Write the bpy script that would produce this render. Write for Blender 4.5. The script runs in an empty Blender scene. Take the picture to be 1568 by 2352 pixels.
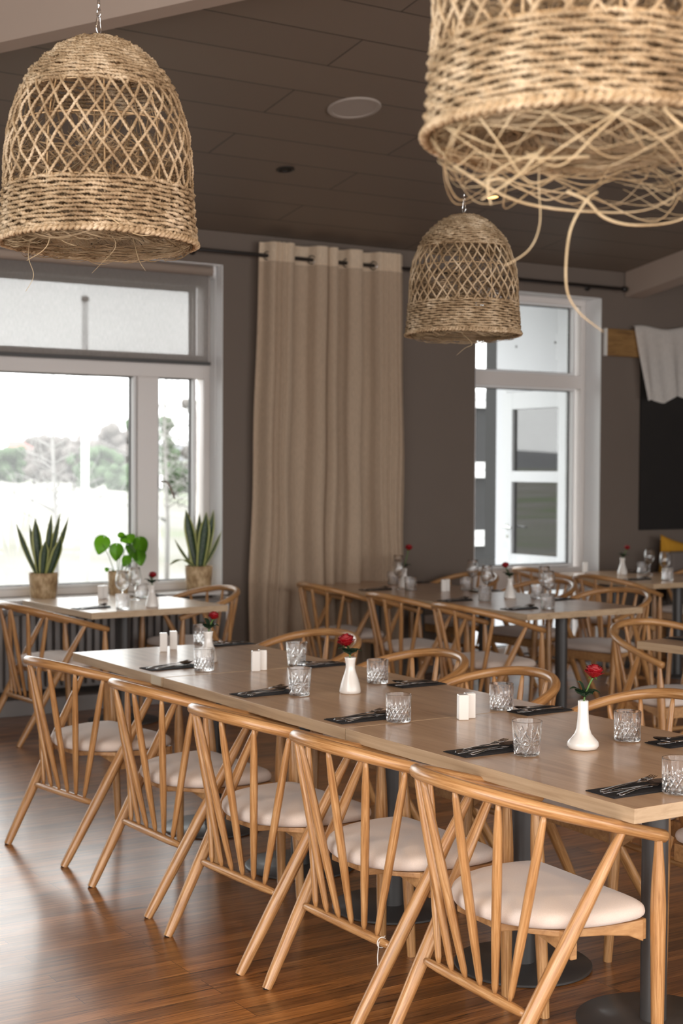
import bpy, math, random
from mathutils import Vector, Matrix, Euler
R = math.radians
sc = bpy.context.scene
COL = sc.collection
rnd = random.Random(7)

# ------------------------------------------------------------------ camera
cam_d = bpy.data.cameras.new('camera')
cam = bpy.data.objects.new('camera', cam_d); COL.objects.link(cam)
cam_d.sensor_fit = 'VERTICAL'; cam_d.sensor_height = 36.0
cam_d.lens = 3400.0 / 2352.0 * 36.0
yaw, pit, rol = R(32.4857), R(1.6554), R(0.28466)
Fv = Vector((math.sin(yaw)*math.cos(pit), math.cos(yaw)*math.cos(pit), -math.sin(pit)))
Rv = Vector((math.cos(yaw), -math.sin(yaw), 0)); Uv = Rv.cross(Fv)
R2 = Rv*math.cos(rol) + Uv*math.sin(rol); U2 = -Rv*math.sin(rol) + Uv*math.cos(rol)
CAM_ROT = Matrix((R2, U2, -Fv)).transposed()
cam.matrix_world = Matrix.Translation((0, 0, 1.6)) @ CAM_ROT.to_4x4()
cam_d.clip_end = 2000
cam_d.dof.use_dof = True; cam_d.dof.focus_distance = 4.3; cam_d.dof.aperture_fstop = 4.0
sc.camera = cam

# ------------------------------------------------------------------ light / world
sc.view_settings.view_transform = 'Standard'
sc.view_settings.look = 'None'
sc.view_settings.gamma = 1.0
sc.view_settings.exposure = 2.75
sc.view_settings.use_curve_mapping = False
SKY_STRENGTH = 1.0
w = bpy.data.worlds.new('World'); sc.world = w; w.use_nodes = True
nt = w.node_tree; nt.nodes.clear()
tc = nt.nodes.new('ShaderNodeTexCoord')
mp = nt.nodes.new('ShaderNodeMapping'); mp.inputs['Scale'].default_value = (1, 1, 3)
nz = nt.nodes.new('ShaderNodeTexNoise'); nz.inputs['Scale'].default_value = 2.2; nz.inputs['Detail'].default_value = 5
cr = nt.nodes.new('ShaderNodeValToRGB')
cr.color_ramp.elements[0].position = .38; cr.color_ramp.elements[0].color = (.53, .525, .53, 1)
cr.color_ramp.elements[1].position = .62; cr.color_ramp.elements[1].color = (1, .99, .98, 1)
bg = nt.nodes.new('ShaderNodeBackground'); bg.inputs['Strength'].default_value = SKY_STRENGTH
ow = nt.nodes.new('ShaderNodeOutputWorld')
nt.links.new(tc.outputs['Generated'], mp.inputs[0]); nt.links.new(mp.outputs[0], nz.inputs['Vector'])
nt.links.new(nz.outputs[0], cr.inputs[0]); nt.links.new(cr.outputs[0], bg.inputs['Color']); nt.links.new(bg.outputs[0], ow.inputs[0])
w.cycles.sampling_method = 'MANUAL'; w.cycles.sample_map_resolution = 256

def portal(name, loc, rot, sx, sy):
    """daylight portal standing in a window opening (guides the sky light, gives off none)"""
    d = bpy.data.lights.new(name, 'AREA'); d.shape = 'RECTANGLE'; d.size = sx; d.size_y = sy
    d.cycles.is_portal = True
    o = bpy.data.objects.new(name, d); COL.objects.link(o); o.location = loc; o.rotation_euler = rot
portal('portal_window', (3.1, 9.80, 1.83), (R(-90), 0, 0), 3.9, 2.4)
portal('portal_window', (-.32, 9.80, 1.83), (R(-90), 0, 0), 2.2, 2.4)
portal('portal_window', (7.95, 9.80, 1.6), (R(-90), 0, 0), 1.4, 3.0)
X0, X1, Y0 = -1.7, 12.5, -3.6
LW = [(-1.9, 3.1), (1.5, 3.4)]
for yy, ww in LW:
    portal('portal_window', (X0-.05, yy, 1.75), (R(-90), 0, R(90)), ww, 3.1)
BW = [(-.6, 3.1), (2.8, 3.1), (6.2, 3.1), (9.6, 3.1)]
for xx, ww in BW:
    portal('portal_window', (xx, -3.65, 1.65), (R(90), 0, 0), ww, 2.9)
# unseen warm fill spots, added under the ceiling behind and beside the viewer
FILL_POS = [(-.7, -2.2), (1.6, -2.2), (3.9, -2.2), (-.7, -.3), (1.6, -.3)]
for (x, y) in FILL_POS:
    d = bpy.data.lights.new('warm_fill_spot', 'SPOT'); d.energy = 20; d.color = (1, .66, .38); d.shadow_soft_size = .05; d.spot_size = R(150); d.spot_blend = .6
    o = bpy.data.objects.new('warm_fill_spot', d); COL.objects.link(o); o.location = (x, y, 3.296+.16*(9.45-y)-.03)

# ------------------------------------------------------------------ material helpers
M = {}
def new_mat(name):
    m = bpy.data.materials.new(name); m.use_nodes = True
    n = m.node_tree.nodes; l = m.node_tree.links
    b = n['Principled BSDF']
    M[name] = m
    return m, n, l, b
def plain(name, col, rough=.5, metal=0, coat=0, spec=.5, noise=0, nscale=20, bump=0, bscale=60, trans=0):
    m, n, l, b = new_mat(name)
    b.inputs['Base Color'].default_value = (*col, 1); b.inputs['Roughness'].default_value = rough
    b.inputs['Metallic'].default_value = metal; b.inputs['Coat Weight'].default_value = coat
    b.inputs['Coat Roughness'].default_value = .12; b.inputs['Specular IOR Level'].default_value = spec
    t = n.new('ShaderNodeTexCoord')
    if noise:
        x = n.new('ShaderNodeTexNoise'); x.inputs['Scale'].default_value = nscale; x.inputs['Detail'].default_value = 4
        l.new(t.outputs['Object'], x.inputs['Vector'])
        mx = n.new('ShaderNodeMix'); mx.data_type = 'RGBA'
        mx.inputs[6].default_value = (*[c*(1-noise) for c in col], 1); mx.inputs[7].default_value = (*[min(1, c*(1+noise)) for c in col], 1)
        l.new(x.outputs[0], mx.inputs[0]); l.new(mx.outputs[2], b.inputs['Base Color'])
    if bump:
        x = n.new('ShaderNodeTexNoise'); x.inputs['Scale'].default_value = bscale; x.inputs['Detail'].default_value = 3
        l.new(t.outputs['Object'], x.inputs['Vector'])
        bp = n.new('ShaderNodeBump'); bp.inputs['Strength'].default_value = bump; bp.inputs['Distance'].default_value = .002
        l.new(x.outputs[0], bp.inputs['Height']); l.new(bp.outputs[0], b.inputs['Normal'])
    return m
def ramp(n, stops):
    r = n.new('ShaderNodeValToRGB'); e = r.color_ramp.elements
    while len(e) < len(stops): e.new(.5)
    for i, (p, c) in enumerate(stops): e[i].position = p; e[i].color = (*c, 1)
    return r
def wood(name, stops, coords, scale, rough=.4, coat=0, coatr=.15, streak=None, rb=.15, bump=.15, randomize=True):
    m, n, l, b = new_mat(name)
    t = n.new('ShaderNodeTexCoord'); mp = n.new('ShaderNodeMapping'); mp.inputs['Scale'].default_value = scale
    l.new(t.outputs[coords], mp.inputs[0])
    src = mp.outputs[0]
    if randomize:
        oi = n.new('ShaderNodeObjectInfo'); ml = n.new('ShaderNodeMath'); ml.operation = 'MULTIPLY'; ml.inputs[1].default_value = 37
        l.new(oi.outputs['Random'], ml.inputs[0])
        va = n.new('ShaderNodeVectorMath'); va.operation = 'ADD'; l.new(src, va.inputs[0]); l.new(ml.outputs[0], va.inputs[1]); src = va.outputs[0]
    x = n.new('ShaderNodeTexNoise'); x.inputs['Scale'].default_value = 1; x.inputs['Detail'].default_value = 6; x.inputs['Roughness'].default_value = .6
    x.inputs['Distortion'].default_value = .6
    l.new(src, x.inputs['Vector'])
    r = ramp(n, stops); l.new(x.outputs[0], r.inputs[0]); l.new(r.outputs[0], b.inputs['Base Color'])
    b.inputs['Roughness'].default_value = rough; b.inputs['Coat Weight'].default_value = coat; b.inputs['Coat Roughness'].default_value = coatr
    bp = n.new('ShaderNodeBump'); bp.inputs['Strength'].default_value = bump; bp.inputs['Distance'].default_value = .001
    l.new(x.outputs[0], bp.inputs['Height']); l.new(bp.outputs[0], b.inputs['Normal'])
    return m
# chair wood: warm honey oak, grain follows each dowel (UV: around, along)
wood('chair_wood', [(.30, (.28, .122, .036)), (.5, (.47, .238, .088)), (.72, (.66, .40, .185))], 'UV', (170, 7, 1), rough=.36, coat=.4, coatr=.2)
wood('chair_panel', [(.30, (.34, .175, .07)), (.5, (.46, .25, .105)), (.72, (.57, .34, .155))], 'Object', (14, 60, 60), rough=.45)
wood('table_wood', [(.28, (.42, .255, .145)), (.45, (.53, .345, .205)), (.6, (.60, .405, .25)), (.78, (.67, .48, .315))], 'Object', (26, 2.2, 26), rough=.34, coat=.35, coatr=.16, bump=.06)
wood('table_edge', [(.28, (.40, .275, .165)), (.5, (.52, .375, .235)), (.75, (.60, .455, .30))], 'Object', (12, 2.5, 60), rough=.45, coat=.1, bump=.1)
wood('plank_wood', [(.3, (.16, .08, .025)), (.5, (.27, .145, .045)), (.75, (.36, .2, .07))], 'Object', (5, 40, 40), rough=.6)
plain('wall_paint', (.160, .127, .104), .85, noise=.04, nscale=3, bump=.1, bscale=200)
plain('wall_white', (.50, .47, .43), .85)
plain('beam_paint', (.42, .335, .275), .7, noise=.03, nscale=5)
plain('frame_white', (.74, .70, .67), .35, coat=.2)
plain('white_trim', (.80, .80, .80), .4)
plain('door_white', (.54, .55, .57), .4)
plain('ceramic', (.86, .83, .79), .22, coat=.5)
plain('steel', (.42, .40, .39), .13, metal=1)
plain('chrome', (.75, .75, .75), .08, metal=1)
plain('black_metal', (.018, .014, .012), .4)
plain('grey_metal', (.055, .052, .050), .42, metal=.0, coat=.1)
plain('radiator_paint', (.22, .20, .19), .4)
plain('napkin', (.012, .010, .011), .75, bump=.4, bscale=300)
plain('soil', (.05, .03, .02), .95, bump=1, bscale=90)
plain('stem_green', (.10, .20, .04), .5)
plain('rose_leaf', (.022, .055, .028), .38, noise=.3, nscale=60)
plain('rose_red', (.27, .002, .007), .5, noise=.25, nscale=50)
plain('bench_grey', (.16, .135, .12), .9, noise=.1, nscale=80)
plain('cushion_yellow', (.55, .27, .02), .9, noise=.1, nscale=80)
plain('dark_board', (.012, .010, .009), .65, noise=.3, nscale=6)
plain('speaker_white', (.36, .31, .27), .6)
plain('dark_recess', (.008, .007, .006), .5)
plain('siding_dark', (.008, .0085, .010), .6, noise=.3, nscale=4)
plain('concrete', (.56, .57, .60), .8, noise=.05, nscale=3)
plain('house_white', (.35, .34, .33), .9)
plain('roof_red', (.28, .11, .10), .9)
plain('tree_green', (.075, .115, .06), .95, noise=.3, nscale=.5)
plain('tree_brown', (.15, .135, .125), .95, noise=.25, nscale=.5)
plain('birch', (.27, .26, .25), .9)
plain('tag_white', (.8, .78, .74), .8)
plain('pale_patch', (.62, .55, .42), .5)
# fabric
def fabric(name, col, var, scale, bump=.5, rough=.95, sheen=.3):
    m, n, l, b = new_mat(name)
    t = n.new('ShaderNodeTexCoord')
    x = n.new('ShaderNodeTexNoise'); x.inputs['Scale'].default_value = scale; x.inputs['Detail'].default_value = 5
    l.new(t.outputs['Object'], x.inputs['Vector'])
    r = ramp(n, [(.3, [c*(1-var) for c in col]), (.7, [min(1, c*(1+var)) for c in col])]); l.new(x.outputs[0], r.inputs[0]); l.new(r.outputs[0], b.inputs['Base Color'])
    v = n.new('ShaderNodeTexVoronoi'); v.inputs['Scale'].default_value = 420; l.new(t.outputs['Object'], v.inputs['Vector'])
    bp = n.new('ShaderNodeBump'); bp.inputs['Strength'].default_value = bump; bp.inputs['Distance'].default_value = .0012
    l.new(v.outputs[0], bp.inputs['Height']); l.new(bp.outputs[0], b.inputs['Normal'])
    b.inputs['Roughness'].default_value = rough; b.inputs['Sheen Weight'].default_value = sheen
    return m
fabric('seat_fabric', (.72, .625, .56), .06, 500, bump=.3)
def sheet(name, col, transl, transp=0, weave=None):
    m = bpy.data.materials.new(name); m.use_nodes = True; M[name] = m
    n = m.node_tree.nodes; l = m.node_tree.links; n.clear()
    o = n.new('ShaderNodeOutputMaterial'); d = n.new('ShaderNodeBsdfDiffuse'); tr = n.new('ShaderNodeBsdfTranslucent')
    d.inputs[0].default_value = (*col, 1); tr.inputs[0].default_value = (*col, 1)
    t = n.new('ShaderNodeTexCoord'); x = n.new('ShaderNodeTexNoise'); x.inputs['Scale'].default_value = 90; x.inputs['Detail'].default_value = 4
    mp = n.new('ShaderNodeMapping'); mp.inputs['Scale'].default_value = weave or (3, 3, .3)
    l.new(t.outputs['Object'], mp.inputs[0]); l.new(mp.outputs[0], x.inputs['Vector'])
    r = ramp(n, [(.3, [c*.86 for c in col]), (.7, [min(1, c*1.1) for c in col])]); l.new(x.outputs[0], r.inputs[0])
    l.new(r.outputs[0], d.inputs[0]); l.new(r.outputs[0], tr.inputs[0])
    mx = n.new('ShaderNodeMixShader'); mx.inputs[0].default_value = transl; l.new(d.outputs[0], mx.inputs[1]); l.new(tr.outputs[0], mx.inputs[2])
    out = mx.outputs[0]
    if transp:
        tp = n.new('ShaderNodeBsdfTransparent'); m2 = n.new('ShaderNodeMixShader'); m2.inputs[0].default_value = transp
        l.new(out, m2.inputs[1]); l.new(tp.outputs[0], m2.inputs[2]); out = m2.outputs[0]
    l.new(out, o.inputs[0]); return m
sheet('curtain_cloth', (.56, .43, .315), .18)
sheet('curtain_band', (.78, .63, .47), .2)
sheet('blind_cloth', (.36, .33, .31), .3, transp=.34)
sheet('linen', (.84, .80, .75), .35)
sheet('pane_dust', (.5, .5, .5), .3)
def pane(name, tint, refl=.06):
    m = bpy.data.materials.new(name); m.use_nodes = True; M[name] = m
    n = m.node_tree.nodes; l = m.node_tree.links; n.clear()
    o = n.new('ShaderNodeOutputMaterial'); t = n.new('ShaderNodeBsdfTransparent'); t.inputs[0].default_value = (*tint, 1)
    g = n.new('ShaderNodeBsdfGlossy'); g.inputs['Roughness'].default_value = 0.0
    f = n.new('ShaderNodeFresnel'); f.inputs[0].default_value = 1.45
    ad = n.new('ShaderNodeMath'); ad.operation = 'ADD'; ad.inputs[1].default_value = refl - .04; l.new(f.outputs[0], ad.inputs[0])
    x = n.new('ShaderNodeMixShader'); l.new(ad.outputs[0], x.inputs[0]); l.new(t.outputs[0], x.inputs[1]); l.new(g.outputs[0], x.inputs[2])
    l.new(x.outputs[0], o.inputs[0])
pane('window_glass', (.97, .985, .98)); pane('door_glass', (.14, .15, .15), .17)
m = bpy.data.materials.new('glass'); m.use_nodes = True; M['glass'] = m
n = m.node_tree.nodes; l = m.node_tree.links; n.clear()
o_ = n.new('ShaderNodeOutputMaterial'); g_ = n.new('ShaderNodeBsdfGlass'); g_.inputs['IOR'].default_value = 1.5; g_.inputs['Roughness'].default_value = 0
t_ = n.new('ShaderNodeBsdfTransparent'); x_ = n.new('ShaderNodeMixShader'); x_.inputs[0].default_value = .10
l.new(g_.outputs[0], x_.inputs[1]); l.new(t_.outputs[0], x_.inputs[2]); l.new(x_.outputs[0], o_.inputs[0])
m, n, l, b = new_mat('warm_lamp')
b.inputs['Base Color'].default_value = (.3, .15, .05, 1); b.inputs['Emission Color'].default_value = (1, .55, .2, 1); b.inputs['Emission Strength'].default_value = .5
# straw
def straw(name, stops, coords='UV', sc_=(900, 60, 1)):
    m, n, l, b = new_mat(name)
    t = n.new('ShaderNodeTexCoord'); mp = n.new('ShaderNodeMapping'); mp.inputs['Scale'].default_value = sc_
    l.new(t.outputs[coords], mp.inputs[0])
    x = n.new('ShaderNodeTexNoise'); x.inputs['Scale'].default_value = 1; x.inputs['Detail'].default_value = 4; l.new(mp.outputs[0], x.inputs['Vector'])
    y = n.new('ShaderNodeTexNoise'); y.inputs['Scale'].default_value = 14; y.inputs['Detail'].default_value = 3; l.new(t.outputs['Object'], y.inputs['Vector'])
    a = n.new('ShaderNodeMath'); a.operation = 'ADD'; l.new(x.outputs[0], a.inputs[0]); l.new(y.outputs[0], a.inputs[1])
    h = n.new('ShaderNodeMath'); h.operation = 'MULTIPLY'; h.inputs[1].default_value = .5; l.new(a.outputs[0], h.inputs[0])
    r = ramp(n, stops); l.new(h.outputs[0], r.inputs[0]); l.new(r.outputs[0], b.inputs['Base Color'])
    b.inputs['Roughness'].default_value = .6
    bp = n.new('ShaderNodeBump'); bp.inputs['Strength'].default_value = .5; bp.inputs['Distance'].default_value = .001
    l.new(x.outputs[0], bp.inputs['Height']); l.new(bp.outputs[0], b.inputs['Normal'])
straw('straw', [(.36, (.17, .105, .050)), (.5, (.41, .290, .165)), (.62, (.70, .565, .395))])
straw('straw_shaded', [(.36, (.13, .075, .032)), (.5, (.27, .18, .092)), (.62, (.46, .34, .21))])  # lining straw, darkened to put the shade inside the lampshades into its colour
straw('straw_blade', [(.36, (.33, .22, .11)), (.5, (.50, .37, .21)), (.62, (.64, .50, .32))])
straw('basket', [(.34, (.27, .16, .07)), (.5, (.50, .34, .18)), (.66, (.72, .54, .33))], 'Object', (60, 60, 25))
# snake plant leaf: dark green banded middle, yellow edges (UV x across the blade)
m, n, l, b = new_mat('snake_leaf')
uv = n.new('ShaderNodeTexCoord'); sx = n.new('ShaderNodeSeparateXYZ'); l.new(uv.outputs['UV'], sx.inputs[0])
s1 = n.new('ShaderNodeMath'); s1.operation = 'SUBTRACT'; s1.inputs[1].default_value = .5; l.new(sx.outputs[0], s1.inputs[0])
s2 = n.new('ShaderNodeMath'); s2.operation = 'ABSOLUTE'; l.new(s1.outputs[0], s2.inputs[0])
r1 = ramp(n, [(.33, (0, 0, 0)), (.40, (1, 1, 1))]); l.new(s2.outputs[0], r1.inputs[0])
mp = n.new('ShaderNodeMapping'); mp.inputs['Scale'].default_value = (3, 45, 1); l.new(uv.outputs['UV'], mp.inputs[0])
nn = n.new('ShaderNodeTexNoise'); nn.inputs['Scale'].default_value = 1; l.new(mp.outputs[0], nn.inputs['Vector'])
r2 = ramp(n, [(.4, (.012, .032, .012)), (.6, (.045, .085, .035))]); l.new(nn.outputs[0], r2.inputs[0])
mx = n.new('ShaderNodeMix'); mx.data_type = 'RGBA'; mx.inputs[7].default_value = (.42, .44, .13, 1)
l.new(r1.outputs[0], mx.inputs[0]); l.new(r2.outputs[0], mx.inputs[6]); l.new(mx.outputs[2], b.inputs['Base Color']); b.inputs['Roughness'].default_value = .4
# heart leaf: thin, lets light through
m = bpy.data.materials.new('heart_leaf'); m.use_nodes = True; M['heart_leaf'] = m
n = m.node_tree.nodes; l = m.node_tree.links; n.clear()
o_ = n.new('ShaderNodeOutputMaterial'); d_ = n.new('ShaderNodeBsdfPrincipled'); t_ = n.new('ShaderNodeBsdfTranslucent'); x_ = n.new('ShaderNodeMixShader')
d_.inputs['Base Color'].default_value = (.045, .13, .012, 1); d_.inputs['Roughness'].default_value = .35; t_.inputs[0].default_value = (.13, .34, .01, 1)
x_.inputs[0].default_value = .5; l.new(d_.outputs[0], x_.inputs[1]); l.new(t_.outputs[0], x_.inputs[2]); l.new(x_.outputs[0], o_.inputs[0])
# floor: oak strips running along X
m, n, l, b = new_mat('floor_wood')
t = n.new('ShaderNodeTexCoord')
br = n.new('ShaderNodeTexBrick'); br.offset = .37; br.offset_frequency = 3; br.squash = 1
br.inputs['Scale'].default_value = 1; br.inputs['Brick Width'].default_value = 1.05; br.inputs['Row Height'].default_value = .072
br.inputs['Mortar Size'].default_value = .0009; br.inputs['Mortar Smooth'].default_value = .1; br.inputs['Bias'].default_value = 0
br.inputs['Color1'].default_value = (0, 0, 0, 1); br.inputs['Color2'].default_value = (1, 1, 1, 1); br.inputs['Mortar'].default_value = (.5, .5, .5, 1)
l.new(t.outputs['Object'], br.inputs['Vector'])
off = n.new('ShaderNodeVectorMath'); off.operation = 'MULTIPLY'; off.inputs[1].default_value = (9, 9, 9); l.new(br.outputs['Color'], off.inputs[0])
ad = n.new('ShaderNodeVectorMath'); ad.operation = 'ADD'; l.new(t.outputs['Object'], ad.inputs[0]); l.new(off.outputs[0], ad.inputs[1])
mp = n.new('ShaderNodeMapping'); mp.inputs['Scale'].default_value = (2.6, 44, 1); l.new(ad.outputs[0], mp.inputs[0])
g1 = n.new('ShaderNodeTexNoise'); g1.inputs['Scale'].default_value = 1; g1.inputs['Detail'].default_value = 7; g1.inputs['Roughness'].default_value = .62; g1.inputs['Distortion'].default_value = 1.2
l.new(mp.outputs[0], g1.inputs['Vector'])
gr = ramp(n, [(.31, (.030, .009, .0025)), (.40, (.20, .075, .017)), (.55, (.34, .138, .036)), (.75, (.50, .225, .072))]); l.new(g1.outputs[0], gr.inputs[0])
rr = ramp(n, [(0, (.62, .60, .58)), (.5, (1, 1, 1)), (1, (1.25, 1.22, 1.15))]); l.new(br.outputs['Color'], rr.inputs[0])
mu = n.new('ShaderNodeMix'); mu.data_type = 'RGBA'; mu.blend_type = 'MULTIPLY'; mu.inputs[0].default_value = 1
l.new(gr.outputs[0], mu.inputs[6]); l.new(rr.outputs[0], mu.inputs[7])
mo = n.new('ShaderNodeMix'); mo.data_type = 'RGBA'; mo.inputs[7].default_value = (.03, .012, .006, 1); l.new(br.outputs['Fac'], mo.inputs[0]); l.new(mu.outputs[2], mo.inputs[6])
l.new(mo.outputs[2], b.inputs['Base Color'])
g2 = n.new('ShaderNodeTexNoise'); g2.inputs['Scale'].default_value = 5; l.new(t.outputs['Object'], g2.inputs['Vector'])
mr = n.new('ShaderNodeMapRange'); mr.inputs[3].default_value = .27; mr.inputs[4].default_value = .42; l.new(g2.outputs[0], mr.inputs[0]); l.new(mr.outputs[0], b.inputs['Roughness'])
b.inputs['Coat Weight'].default_value = .42; b.inputs['Coat Roughness'].default_value = .2
bp = n.new('ShaderNodeBump'); bp.inputs['Strength'].default_value = .12; bp.inputs['Distance'].default_value = .0012; l.new(g1.outputs[0], bp.inputs['Height']); l.new(bp.outputs[0], b.inputs['Normal'])
# ceiling: painted boards with fine open joints, running along X
m, n, l, b = new_mat('ceiling_boards')
t = n.new('ShaderNodeTexCoord')
br = n.new('ShaderNodeTexBrick'); br.offset = .45; br.offset_frequency = 2
br.inputs['Scale'].default_value = 1; br.inputs['Brick Width'].default_value = 2.4; br.inputs['Row Height'].default_value = .345
br.inputs['Mortar Size'].default_value = .004; br.inputs['Mortar Smooth'].default_value = .0
br.inputs['Color1'].default_value = (.180, .138, .106, 1); br.inputs['Color2'].default_value = (.194, .149, .114, 1); br.inputs['Mortar'].default_value = (.04, .03, .024, 1)
l.new(t.outputs['Object'], br.inputs['Vector']); l.new(br.outputs['Color'], b.inputs['Base Color']); b.inputs['Roughness'].default_value = .55
# outdoor ground
m, n, l, b = new_mat('pale_ground')
t = n.new('ShaderNodeTexCoord'); x = n.new('ShaderNodeTexNoise'); x.inputs['Scale'].default_value = .12; x.inputs['Detail'].default_value = 8
l.new(t.outputs['Object'], x.inputs['Vector'])
r = ramp(n, [(.36, (.115, .15, .08)), (.5, (.165, .16, .135)), (.62, (.215, .21, .20))]); l.new(x.outputs[0], r.inputs[0]); l.new(r.outputs[0], b.inputs['Base Color']); b.inputs['Roughness'].default_value = .95
plain('hill_haze', (.145, .15, .16), 1, noise=.2, nscale=.02)

# ------------------------------------------------------------------ mesh helpers
class MB:
    def __init__(s): s.v = []; s.f = []; s.uv = []; s.mi = []; s.m = 0; s.smooth = []
    def add(s, vs, fs, uvs=None, smooth=True):
        o = len(s.v); s.v += [tuple(p) for p in vs]
        for i, f in enumerate(fs):
            s.f.append(tuple(o+k for k in f)); s.uv.append(uvs[i] if uvs else [(0, 0)]*len(f)); s.mi.append(s.m); s.smooth.append(smooth)
    def box(s, x0, x1, y0, y1, z0, z1, mat=None):
        vs = [(x0, y0, z0), (x1, y0, z0), (x1, y1, z0), (x0, y1, z0), (x0, y0, z1), (x1, y0, z1), (x1, y1, z1), (x0, y1, z1)]
        if mat: vs = [mat @ Vector(p) for p in vs]
        s.add(vs, [(0, 3, 2, 1), (4, 5, 6, 7), (0, 1, 5, 4), (1, 2, 6, 5), (2, 3, 7, 6), (3, 0, 4, 7)], smooth=False)
    def prism(s, poly, z0, z1, mat=None):
        """extrude a counter-clockwise XY outline from z0 to z1"""
        k = len(poly); vs = [(x, y, z0) for x, y in poly] + [(x, y, z1) for x, y in poly]
        if mat: vs = [mat @ Vector(p) for p in vs]
        s.add(vs, [tuple(range(k-1, -1, -1)), tuple(range(k, 2*k))] + [(i, (i+1) % k, k+(i+1) % k, k+i) for i in range(k)], smooth=False)
    def tube(s, path, rad, n=8, closed=False, caps=True, flat=1.0, twist=0.0, up=None):
        P = [Vector(p) for p in path]; N = len(P)
        if not hasattr(rad, '__len__'): rad = [rad]*N
        T = []
        for i in range(N):
            a = P[i-1] if (i or closed) else P[0]; b_ = P[(i+1) % N] if (i < N-1 or closed) else P[-1]
            T.append((b_-a).normalized())
        if up is None:
            up = Vector((0, 0, 1)) if abs(T[0].z) < .9 else Vector((1, 0, 0))
        nrm = (up - T[0]*up.dot(T[0])).normalized()
        vs = []; L = 0; Ls = []
        for i in range(N):
            if i: L += (P[i]-P[i-1]).length
            nrm = (nrm - T[i]*nrm.dot(T[i])).normalized(); bn = T[i].cross(nrm); Ls.append(L)
            ph = twist*L
            for k in range(n):
                a = 2*math.pi*k/n; ca = math.cos(a)*rad[i]; sa = math.sin(a)*rad[i]*flat
                if twist:
                    ca, sa = ca*math.cos(ph)-sa*math.sin(ph), ca*math.sin(ph)+sa*math.cos(ph)
                vs.append(P[i] + nrm*ca + bn*sa)
        fs = []; uvs = []; rm = max(rad)
        for i in range(N if closed else N-1):
            j = (i+1) % N; lj = Ls[i+1] if i < N-1 else L + (P[0]-P[-1]).length
            for k in range(n):
                k2 = (k+1) % n
                fs.append((i*n+k, j*n+k, j*n+k2, i*n+k2))
                u0 = rm*2*math.pi*k/n; u1 = rm*2*math.pi*(k+1)/n
                uvs.append([(u0, Ls[i]), (u0, lj), (u1, lj), (u1, Ls[i])])
        if caps and not closed:
            fs.append(tuple(range(n-1, -1, -1))[::-1]); uvs.append([(0, 0)]*n)
            fs.append(tuple((N-1)*n+k for k in range(n))[::-1]); uvs.append([(0, 0)]*n)
        s.add(vs, fs, uvs)
    def lathe(s, prof, n=32, cx=0, cy=0, cz=0, fn=None, smooth=True):
        vs = []
        for i, (r, z) in enumerate(prof):
            for k in range(n):
                a = 2*math.pi*k/n; rr = fn(r, z, a, i) if fn else r
                vs.append((cx+rr*math.cos(a), cy+rr*math.sin(a), cz+z))
        fs = []; uvs = []
        for i in range(len(prof)-1):
            for k in range(n):
                k2 = (k+1) % n; fs.append((i*n+k, i*n+k2, (i+1)*n+k2, (i+1)*n+k))
                uvs.append([(k/n, prof[i][1]), ((k+1)/n, prof[i][1]), ((k+1)/n, prof[i+1][1]), (k/n, prof[i+1][1])])
        if prof[0][0] > 1e-6: fs.append(tuple(range(n-1, -1, -1))); uvs.append([(0, 0)]*n)
        if prof[-1][0] > 1e-6 and prof[-1] != prof[0]: fs.append(tuple((len(prof)-1)*n+k for k in range(n))); uvs.append([(0, 0)]*n)
        s.add(vs, fs, uvs, smooth)
    def grid(s, pts, nu, nv, uvf=None):
        fs = []; uvs = []
        for i in range(nu-1):
            for j in range(nv-1):
                fs.append((i*nv+j, (i+1)*nv+j, (i+1)*nv+j+1, i*nv+j+1))
                q = [(i, j), (i+1, j), (i+1, j+1), (i, j+1)]; uvs.append([(a/(nu-1), b_/(nv-1)) for a, b_ in q])
        s.add(pts, fs, uvs)
    def mesh(s, name, mats):
        me = bpy.data.meshes.new(name); me.from_pydata(s.v, [], s.f)
        if not isinstance(mats, (list, tuple)): mats = [mats]
        for m in mats: me.materials.append(M[m])
        ul = me.uv_layers.new(name='UVMap'); k = 0; flat = []
        for u in s.uv:
            for q in u: flat += [q[0], q[1]]
        ul.data.foreach_set('uv', flat)
        me.polygons.foreach_set('use_smooth', s.smooth); me.polygons.foreach_set('material_index', s.mi)
        me.update(); return me
    def obj(s, name, mats, parent=None, bevel=0, sharp=None):
        o = bpy.data.objects.new(name, s.mesh(name, mats)); COL.objects.link(o)
        if parent: o.parent = parent
        if bevel:
            b_ = o.modifiers.new('b', 'BEVEL'); b_.width = bevel; b_.segments = 2; b_.limit_method = 'ANGLE'; b_.angle_limit = R(40)
        if sharp: o.data.set_sharp_from_angle(angle=R(sharp))
        return o
def tag(o, label=None, cat=None, group=None, kind=None):
    if label: o['label'] = label
    if cat: o['category'] = cat
    if group: o['group'] = group
    if kind: o['kind'] = kind
    return o
def empty(name, loc=(0, 0, 0), rz=0):
    o = bpy.data.objects.new(name, None); COL.objects.link(o); o.location = loc; o.rotation_euler = (0, 0, rz); o.empty_display_size = .1
    return o
def dup(o, loc=None, rz=None, parent=None):
    c = o.copy(); COL.objects.link(c); c.parent = parent
    if loc is not None: c.location = loc
    if rz is not None: c.rotation_euler = (o.rotation_euler[0], o.rotation_euler[1], rz)
    for ch in list(o.children): dup(ch, parent=c)
    return c
def struct(o): o['kind'] = 'structure'; return o

# ------------------------------------------------------------------ room shell
WY = 9.45           # inner face of the window wall
WO = 9.80           # outer face
SL = .16
def ceil_z(y): return 3.296 + SL*(WY-y)
b = MB(); b.box(X0-.3, X1+.3, Y0-.3, WO, -.12, 0); struct(b.obj('floor', 'floor_wood'))
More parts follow.
